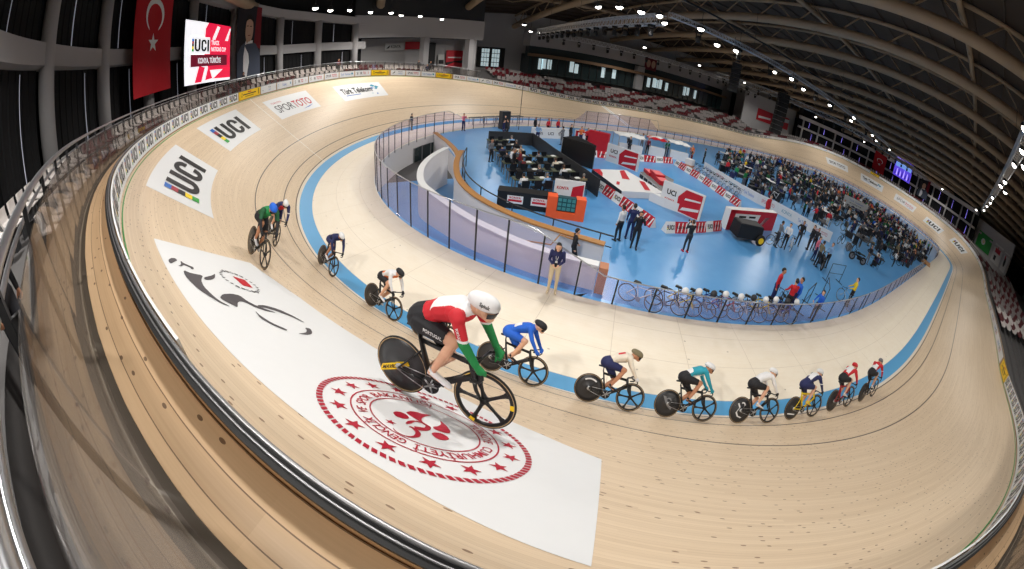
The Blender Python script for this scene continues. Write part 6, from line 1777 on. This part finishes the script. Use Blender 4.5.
# LED screen of the left bend
fn,L=hang(2315,2364,3.6,6.5,10.7,6.85,11.4)
sm=[M['black'],emi('led_white',(250,250,255),.95),emi('led_red',(236,28,72),.9),emi('led_maroon',(112,10,40),.8),emi('led_black',(18,18,20),.1)]+[emi('led_bar%d'%k,c,.8) for k,c in enumerate(RAINBOW)]
t=thing('led_screen','large lit screen with red and white event design on the left wall','screen',A(2340,3.6,6.6)); Ti=t.matrix_world.inverted()
mb=MB(); P=[fn(0,0,-.25),fn(L,0,-.25),fn(L,1,-.25),fn(0,1,-.25),fn(0,0,0),fn(L,0,0),fn(L,1,0),fn(0,1,0)]
mb.add(P,[(3,2,1,0),(4,5,6,7),(0,1,5,4),(1,2,6,5),(2,3,7,6),(3,0,4,7)],0,Ti); mb.build('housing',sm,t)
mb=MB(); g=lambda e:(lambda x,y:Ti@fn(x,y,e))
rect2(mb,g(.01),0,0,L,1,1)
poly2(mb,g(.02),[(L*.48,1),(L,1),(L,.2),(L*.5,.2)],2); poly2(mb,g(.02),[(L*.48,1),(L*.5,.2),(L*.4,.5),(L*.42,.9)],2)
poly2(mb,g(.02),[(L*.20,.02),(L*.34,.02),(L*.42,.25),(L*.30,.28)],2); poly2(mb,g(.02),[(L*.42,.04),(L*.58,.06),(L*.5,.28)],2); poly2(mb,g(.02),[(L*.60,.05),(L*1.0,.04),(L*1.0,.22),(L*.85,.22)],2)
for a in (.62,.92): poly2(mb,g(.03),[(L*(a-.05),.72),(L*(a+.02),.72),(L*min(1,a+.12),.95),(L*min(.99,a+.06),.97)],1)
rect2(mb,g(.04),L*.12,.47,L*.52,.75,1); uci_logo(mb,g(.05),.20,L*.14,.51,L*.36,4,(5,6,7,8,9))
put_text(mb,'TRACK',g(.05),w=L*.18,h=.075,x=L*.55,y=.63,bold=.03,mi=1); put_text(mb,'NATIONS CUP',g(.05),w=L*.34,h=.075,x=L*.55,y=.52,bold=.03,mi=1)
rect2(mb,g(.04),L*.12,.27,L*.92,.46,3); put_text(mb,'KONYA, TÜRKİYE',g(.05),w=L*.5,h=.09,x=L*.27,y=.32,bold=.02,mi=1)
mb.build('display',sm,t,False,fix=False)
def cloth_panel(fn,L,mats,draw,label,cat,name,amp=.06,n=14,m=10):
    mb=MB(); w=lambda x,y,e=0.0:fn(x,y,e+amp*math.sin(x/L*9)*(1.1-y))
    for e0,fl in ((0.0,False),(-.02,True)):
        o=len(mb.v)
        for a in range(n+1):
            for b in range(m+1): mb.v.append(tuple(w(L*a/n,b/m,e0)))
        for a in range(n):
            for b in range(m):
                q=o+a*(m+1)+b; f=(q,q+m+1,q+m+2,q+1); mb.f.append(f[::-1] if fl else f); mb.m.append(0)
    draw(mb,w,L); o=mb.build(name,mats,fix=False); tag(o,label,cat); return o
M['flag']=pm('flag_red',(178,14,30),.8,0,.08,1.5)
def d_flag(mb,w,L):
    cy=.60 if L>3 else .70; asp=L/8.0; f=lambda x,y:w(L*.5+x*L,cy+y*asp,.03)
    n=28; V=[]
    for k in range(n+1):
        a=math.radians(-62+304*k/n); b=math.radians(-45+270*k/n)
        V.append((.25*math.cos(a),.25*math.sin(a),.20*math.cos(b),-.035+.20*math.sin(b)))
    mb.add([f(p[0],p[1]) for p in V]+[f(p[2],p[3]) for p in V],[(k,k+1,n+2+k,n+1+k) for k in range(n)],1)
    star2(mb,f,0,-.40,.14,0.0,1)
fn,L=hang(2379,2417,3.6,7.0,14.6,7.0,14.8)
cloth_panel(fn,L,[M['flag'],M['white']],d_flag,'long red flag with white crescent and star hanging at the left wall','flag','flag')
fn,L=hang(874,907,3.6,5.9,10.9,6.5,11.2)
cloth_panel(fn,L,[M['flag'],M['white']],d_flag,'small red flag with white crescent on the far right wall','flag','flag')
# portrait banners
PMT=[pm('portrait_ground',(34,32,40),.8),pm('portrait_skin',(196,160,138),.8),pm('portrait_suit',(70,78,96),.8),pm('portrait_shirt',(235,235,238),.8),pm('portrait_hair',(26,22,22),.8),pm('portrait_red',(120,20,34),.8)]
def d_port(mb,w,L):
    f=lambda x,y,e=.03:w(x*L,y,e)
    poly2(mb,lambda x,y:f(x,y,.02),[(.72,.45),(1,.4),(1,1),(.8,1)],5)
    poly2(mb,f,[(.02,.0),(1,.0),(.98,.34),(.80,.47),(.6,.5),(.40,.5),(.18,.44),(.04,.34)],2)
    poly2(mb,lambda x,y:f(x,y,.045),[(.36,.5),(.66,.52),(.62,.3),(.54,.02),(.26,.02),(.27,.3)],3)
    poly2(mb,lambda x,y:f(x,y,.05),[(.36,.52),(.60,.56),(.58,.46),(.42,.45)],1)
    poly2(mb,lambda x,y:f(x,y,.06),smooth_poly([(.32,.62),(.36,.52),(.50,.49),(.62,.54),(.66,.66),(.64,.78),(.50,.83),(.36,.79)]),1)
    poly2(mb,lambda x,y:f(x,y,.07),smooth_poly([(.32,.72),(.35,.84),(.5,.88),(.65,.83),(.67,.72),(.62,.78),(.5,.81),(.37,.78)],1),4)
    for a in (.41,.55): poly2(mb,lambda x,y:f(x,y,.07),[(a-.04,.70),(a+.04,.705),(a+.04,.715),(a-.04,.712)],4)
    poly2(mb,lambda x,y:f(x,y,.07),[(.43,.575),(.55,.58),(.54,.588),(.44,.585)],5)
fn,L=hang(2281,2307,3.7,6.1,12.3,6.3,12.7); cloth_panel(fn,L,PMT,d_port,'tall portrait banner of a man in a dark suit beside the lit screen','banner','portrait_banner',.03)
fn,L=hang(748,778,3.7,6.7,11.6,6.6,10.9); cloth_panel(fn,L,PMT,d_port,'portrait banner of a man in a suit on the far right wall','banner','portrait_banner',.03)
# violet screen of the right wall
fn,L=hang(803,851,3.6,7.9,12.8,7.9,12.9)
sm2=[M['black'],emi('led_violet',(92,70,215),1.0),emi('led_lilac',(170,150,255),1.5),emi('led_sky',(110,150,220),1.0),emi('led_deep',(46,30,140),.8)]
t=thing('led_screen','violet lit screen on the far right wall beside the red flag','screen',A(827,3.6,7.9)); Ti2=t.matrix_world.inverted()
mb=MB(); P=[fn(0,0,-.25),fn(L,0,-.25),fn(L,1,-.25),fn(0,1,-.25),fn(0,0,0),fn(L,0,0),fn(L,1,0),fn(0,1,0)]
mb.add(P,[(3,2,1,0),(4,5,6,7),(0,1,5,4),(1,2,6,5),(2,3,7,6),(3,0,4,7)],0,Ti2); mb.build('housing',sm2,t)
mb=MB(); g=lambda e:(lambda x,y:Ti2@fn(x,y,e)); rect2(mb,g(.02),0,0,L,1,1); rect2(mb,g(.03),0,.84,L,.95,2); poly2(mb,g(.03),[(L*.05,.5),(L*.95,.55),(L*.95,.78),(L*.05,.78)],3)
for k in range(9): poly2(mb,g(.04),[(L*(.06+.1*k),.08),(L*(.13+.1*k),.08),(L*(.11+.1*k),.30+.12*(k%3)),(L*(.08+.1*k),.30+.1*(k%2))],2 if k%2 else 4)
mb.build('display',sm2,t,False,fix=False)
# posters on the walls
def poster(ia,ib,d,z0,z1,mats,label,draw=None):
    fn,L=hang(ia,ib,d,z0,z1,z0,z1); mb=MB(); P=[fn(0,0,-.04),fn(L,0,-.04),fn(L,1,-.04),fn(0,1,-.04),fn(0,0,0),fn(L,0,0),fn(L,1,0),fn(0,1,0)]
    mb.add(P,[(3,2,1,0),(4,5,6,7),(0,1,5,4),(1,2,6,5),(2,3,7,6),(3,0,4,7)],0)
    if draw: draw(mb,lambda x,y:fn(x*L,y,.02))
    o=mb.build('wall_poster',mats,fix=False); tag(o,label,'poster')
PR=[M['red'],M['white'],M['ink']]; PW2=[M['offwhite'],M['ink'],M['blue']]
poster(2102,2124,6.9,7.4,8.4,PW2,'white banner over the recess in the back white wall',lambda mb,f:(put_text(mb,'KONYA',f,w=.5,h=.4,x=.3,y=.3,bold=.02,mi=1),poly2(mb,f,[(.05,.2),(.2,.3),(.26,.7),(.15,.5)],1)))
poster(2078,2101,6.9,7.5,8.5,PR,'red banner next to the white banner over the recess')
poster(2064,2075,6.9,4.6,8.4,[M['black']],'tall black door opening in the back white wall')
poster(2028,2050,6.9,5.0,7.4,PR,'red poster on the back white wall left of the window',lambda mb,f:(rect2(mb,f,.1,.55,.9,.62,1),poly2(mb,f,[(0,.1),(.5,.3),(1,.25),(1,.45),(0,.3)],2)))
poster(2052,2060,6.9,4.9,6.8,PW2,'small white poster beside the red poster',lambda mb,f:rect2(mb,f,.1,.3,.9,.6,1))
poster(533,588,6.5,5.9,9.3,[M['green'],M['white'],M['yellow']],'green poster with a pale emblem on the near right wall',lambda mb,f:(disc2(mb,f,.45,.5,.2,16,1,.14),disc2(mb,lambda x,y:f(x,y),.47,.52,.1,12,2,.07)))
poster(478,520,6.5,5.6,9.4,[M['offwhite'],M['red'],M['ink']],'white poster with a red mark right of the green poster',lambda mb,f:(rect2(mb,f,.2,.55,.8,.9,1),rect2(mb,f,.25,.15,.5,.4,2)))
poster(438,468,6.5,5.6,9.2,[M['offwhite'],M['red'],M['ink']],'white poster with dark figures farther right on the near wall',lambda mb,f:(disc2(mb,f,.5,.5,.25,14,2,.2),rect2(mb,f,.3,.6,.5,.85,1)))
poster(1180,1235,7.1,5.2,8.0,PR,'red poster on the far right corner wall behind the big speaker stack',lambda mb,f:poly2(mb,f,[(.1,.2),(.9,.35),(.9,.5),(.1,.4)],1))
poster(1128,1150,7.1,5.4,8.4,PR,'red and white poster left of the dark far windows',lambda mb,f:poly2(mb,f,[(.0,.5),(1,.6),(1,.9),(0,.8)],1))
mb=MB(); mb.box((-4.8,40.9,10.2),(3.2,.12,1.5),0); o=mb.build('wall_poster',[M['navyp'] if 'navyp' in M else CL['navy']]); tag(o,'dark blue sign on the grey wall above the far glazed boxes','sign')
mb=MB(); mb.box((1.2,40.6,10.0),(2.8,.12,2.4),0); mb.ball((0.6,40.5,10.1),(.5,.08,.8),10,7,1); mb.ball((1.8,40.5,10.1),(.5,.08,.8),10,7,1); o=mb.build('wall_poster',[CL['maroon'],PMT[1]]); tag(o,'dark red sign with two round faces above the far glazed boxes','sign')
# box trusses
def truss(p,q,w,label,lights=0,lname=None):
    p,q=Vector(p),Vector(q); t=q-p; L=t.length; t.normalize(); s=t.cross(Vector((0,0,1))).normalized()*w/2; u=Vector((0,0,w/2))
    mb=MB(); C4=[s+u,-s+u,-s-u,s-u]
    for c in C4: mb.tube([p+c,q+c],.045 if w>.5 else .022,6)
    n=max(2,int(L/w)); 
    for k in range(n):
        a,b=p+t*(L*k/n),p+t*(L*(k+1)/n)
        for j in range(4): mb.tube([a+C4[j],b+C4[(j+1)%4]],.026 if w>.5 else .014,4)
        for j in range(4): mb.tube([a+C4[j],a+C4[(j+1)%4]],.026 if w>.5 else .014,4)
    o=mb.build('lighting_truss',[M['truss']]); tag(o,label,'truss'); 
    mb=MB()
    for k in range(3):
        a=p+t*(L*(k+.5)/3); mb=MB(); mb.tube([a+u,a+Vector((0,0,4.2))],.02,4); mb.build('hoist_chain',[M['dark']],o)
    return p,t,L
M['truss']=pm('truss_aluminium',(200,202,206),.35,.6,.04)
T1=truss((-29.7,1.5,11.2),(-25.2,33,11.2),.75,'silver lighting truss running from the hall centre to the far wall')
T2=truss((-29.7,.6,11.6),(26,-.6,11.6),.36,'silver lighting truss along the middle of the hall')
T3=truss((4,26,11.0),(20.5,7.0,11.0),.75,'silver lighting truss beyond the large speaker stack'); T4=truss((20.5,7.0,11.0),(46,-6,11.0),.75,'silver lighting truss towards the far right wall')
T5=truss((-29.5,-22.4,12.5),(40,-22.5,12.5),.6,'silver lighting truss over the near straight'); T6=truss((-25.2,33,11.0),(24,31,11.0),.7,'silver lighting truss before the far glazed boxes')
mb=MB(); mb.box((0,0,0),(.3,.3,.16)); mb.tube([(-.17,0,-.05),(-.17,0,-.4)],.03,5); mb.tube([(.17,0,-.05),(.17,0,-.4)],.03,5); mb.lathe([(.10,-.62),(.15,-.58),(.16,-.35),(.1,-.22)],12); HEAD=mb.mesh('moving_head',[M['black']])
for (p,t,L),n,nm in ((T1,16,'the truss reaching the far wall'),(T2,12,'the middle truss'),(T3,12,'the truss beyond the large speaker stack'),(T4,12,'the right truss'),(T6,20,'the truss before the glazed boxes')):
    for k in range(n):
        a=p+t*(L*(k+.6)/n); o=link('stage_light',HEAD,None,Matrix.Translation(a+Vector((0,0,-.47)))@Matrix.Rotation(k*1.3,4,'Z')@Matrix.Scale(1.3,4)); tag(o,'%s black stage light hung under %s'%(nth(k),nm),'stage light','stage lights under the trusses')
def array(x,y,z,n,label,s=1.0):
    t=thing('speaker_stack',label,'loudspeaker',Matrix.Translation((x,y,z))@Matrix.Rotation(-2.2,4,'Z'))
    mb=MB(); mb.box((0,0,.15),(.9*s,.5*s,.12)); mb.tube([(0,0,.2),(0,0,3.5)],.02,5); mb.build('flying_frame',[M['dark']],t)
    zz=0; xx=0
    for k in range(n):
        a=.03*k; mb=MB(); mb.box((xx,0,zz-.24*s),(.62*s,1.15*s,.44*s),0,None,0,1.0); mb.box((xx+.31*s,0,zz-.24*s),(.03,1.0*s,.30*s),1); mb.build('cabinet',[M['black'],M['tyre']],t); zz-=.48*s; xx-=.05*k*s*.35
array(2.5,11.0,10.9,9,'large black speaker stack hanging before the far right stands',1.45); array(-16.1,5.5,10.9,8,'smaller black speaker stack hanging near the middle truss',.8)
mb=MB(); mb.tube([(-32,3.2,14.6),(-25.4,3.4,14.0),(-16.7,3.9,13.9),(-4.8,3.0,13.8),(8,2.2,14.6)],.10,6); o=mb.build('cable',[M['black']]); tag(o,'thick dark cable sagging under the roof','cable')
# a spectator at the far left behind the glass
o=person(*E(2592,1.35,.05),D(1,.2),'stand','black','charcoal','spectator in dark shirt behind the glass at the left edge',0,1,None,True,1.0)
for k,(i,d,tp) in enumerate(((2318,1.9,'charcoal'),(2205,2.0,'maroon'),(2108,1.8,'black'),(2091,2.1,'black'),(2098,1.6,'navy'))):
    p=E(i,d,.4 if d>1.75 else 0); person(p.x,p.y,p.z,D(-frame(i)[3].x,-frame(i)[3].y),['stand','crossed'][k%2],tp,'black','spectator in %s behind the fence, %s from the screen along the left bend'%(CN.get(tp,tp),nth(k)),k%3,k%2,None,False,.98)
# ================================================================ CAMERA
cd=bpy.data.cameras.new('camera'); cam=bpy.data.objects.new('camera',cd); COL.objects.link(cam); sc.camera=cam
cx,cy,cz,yaw,pitch,roll,fpx=-47.2479,-19.9695,6.4315,.3969,-.5767,.1094,392.1914
import json
fwd=Vector((math.cos(pitch)*math.sin(yaw),math.cos(pitch)*math.cos(yaw),math.sin(pitch))); right=Vector((math.cos(yaw),-math.sin(yaw),0)); up=right.cross(fwd)
r2=right*math.cos(roll)+up*math.sin(roll); u2=-right*math.sin(roll)+up*math.cos(roll)
Rm=Matrix((r2,u2,-fwd)).transposed().to_4x4(); Rm.translation=Vector((cx,cy,cz)); cam.matrix_world=Rm
cd.type='PANO'
cd.sensor_fit='HORIZONTAL'; cd.sensor_width=36.0
try: P_=cd; P_.panorama_type
except AttributeError: P_=cd.cycles
P_.panorama_type='FISHEYE_EQUISOLID'; P_.fisheye_lens=fpx/1024*36.0; P_.fisheye_fov=math.radians(230)
cd.clip_start=.02; cd.clip_end=400
sc.view_settings.view_transform='Standard'; sc.view_settings.look='None'; sc.view_settings.gamma=1.0
sc.view_settings.use_curve_mapping=False; sc.view_settings.exposure=-0.14
sc.cycles.transparent_max_bounces=40; sc.cycles.max_bounces=8
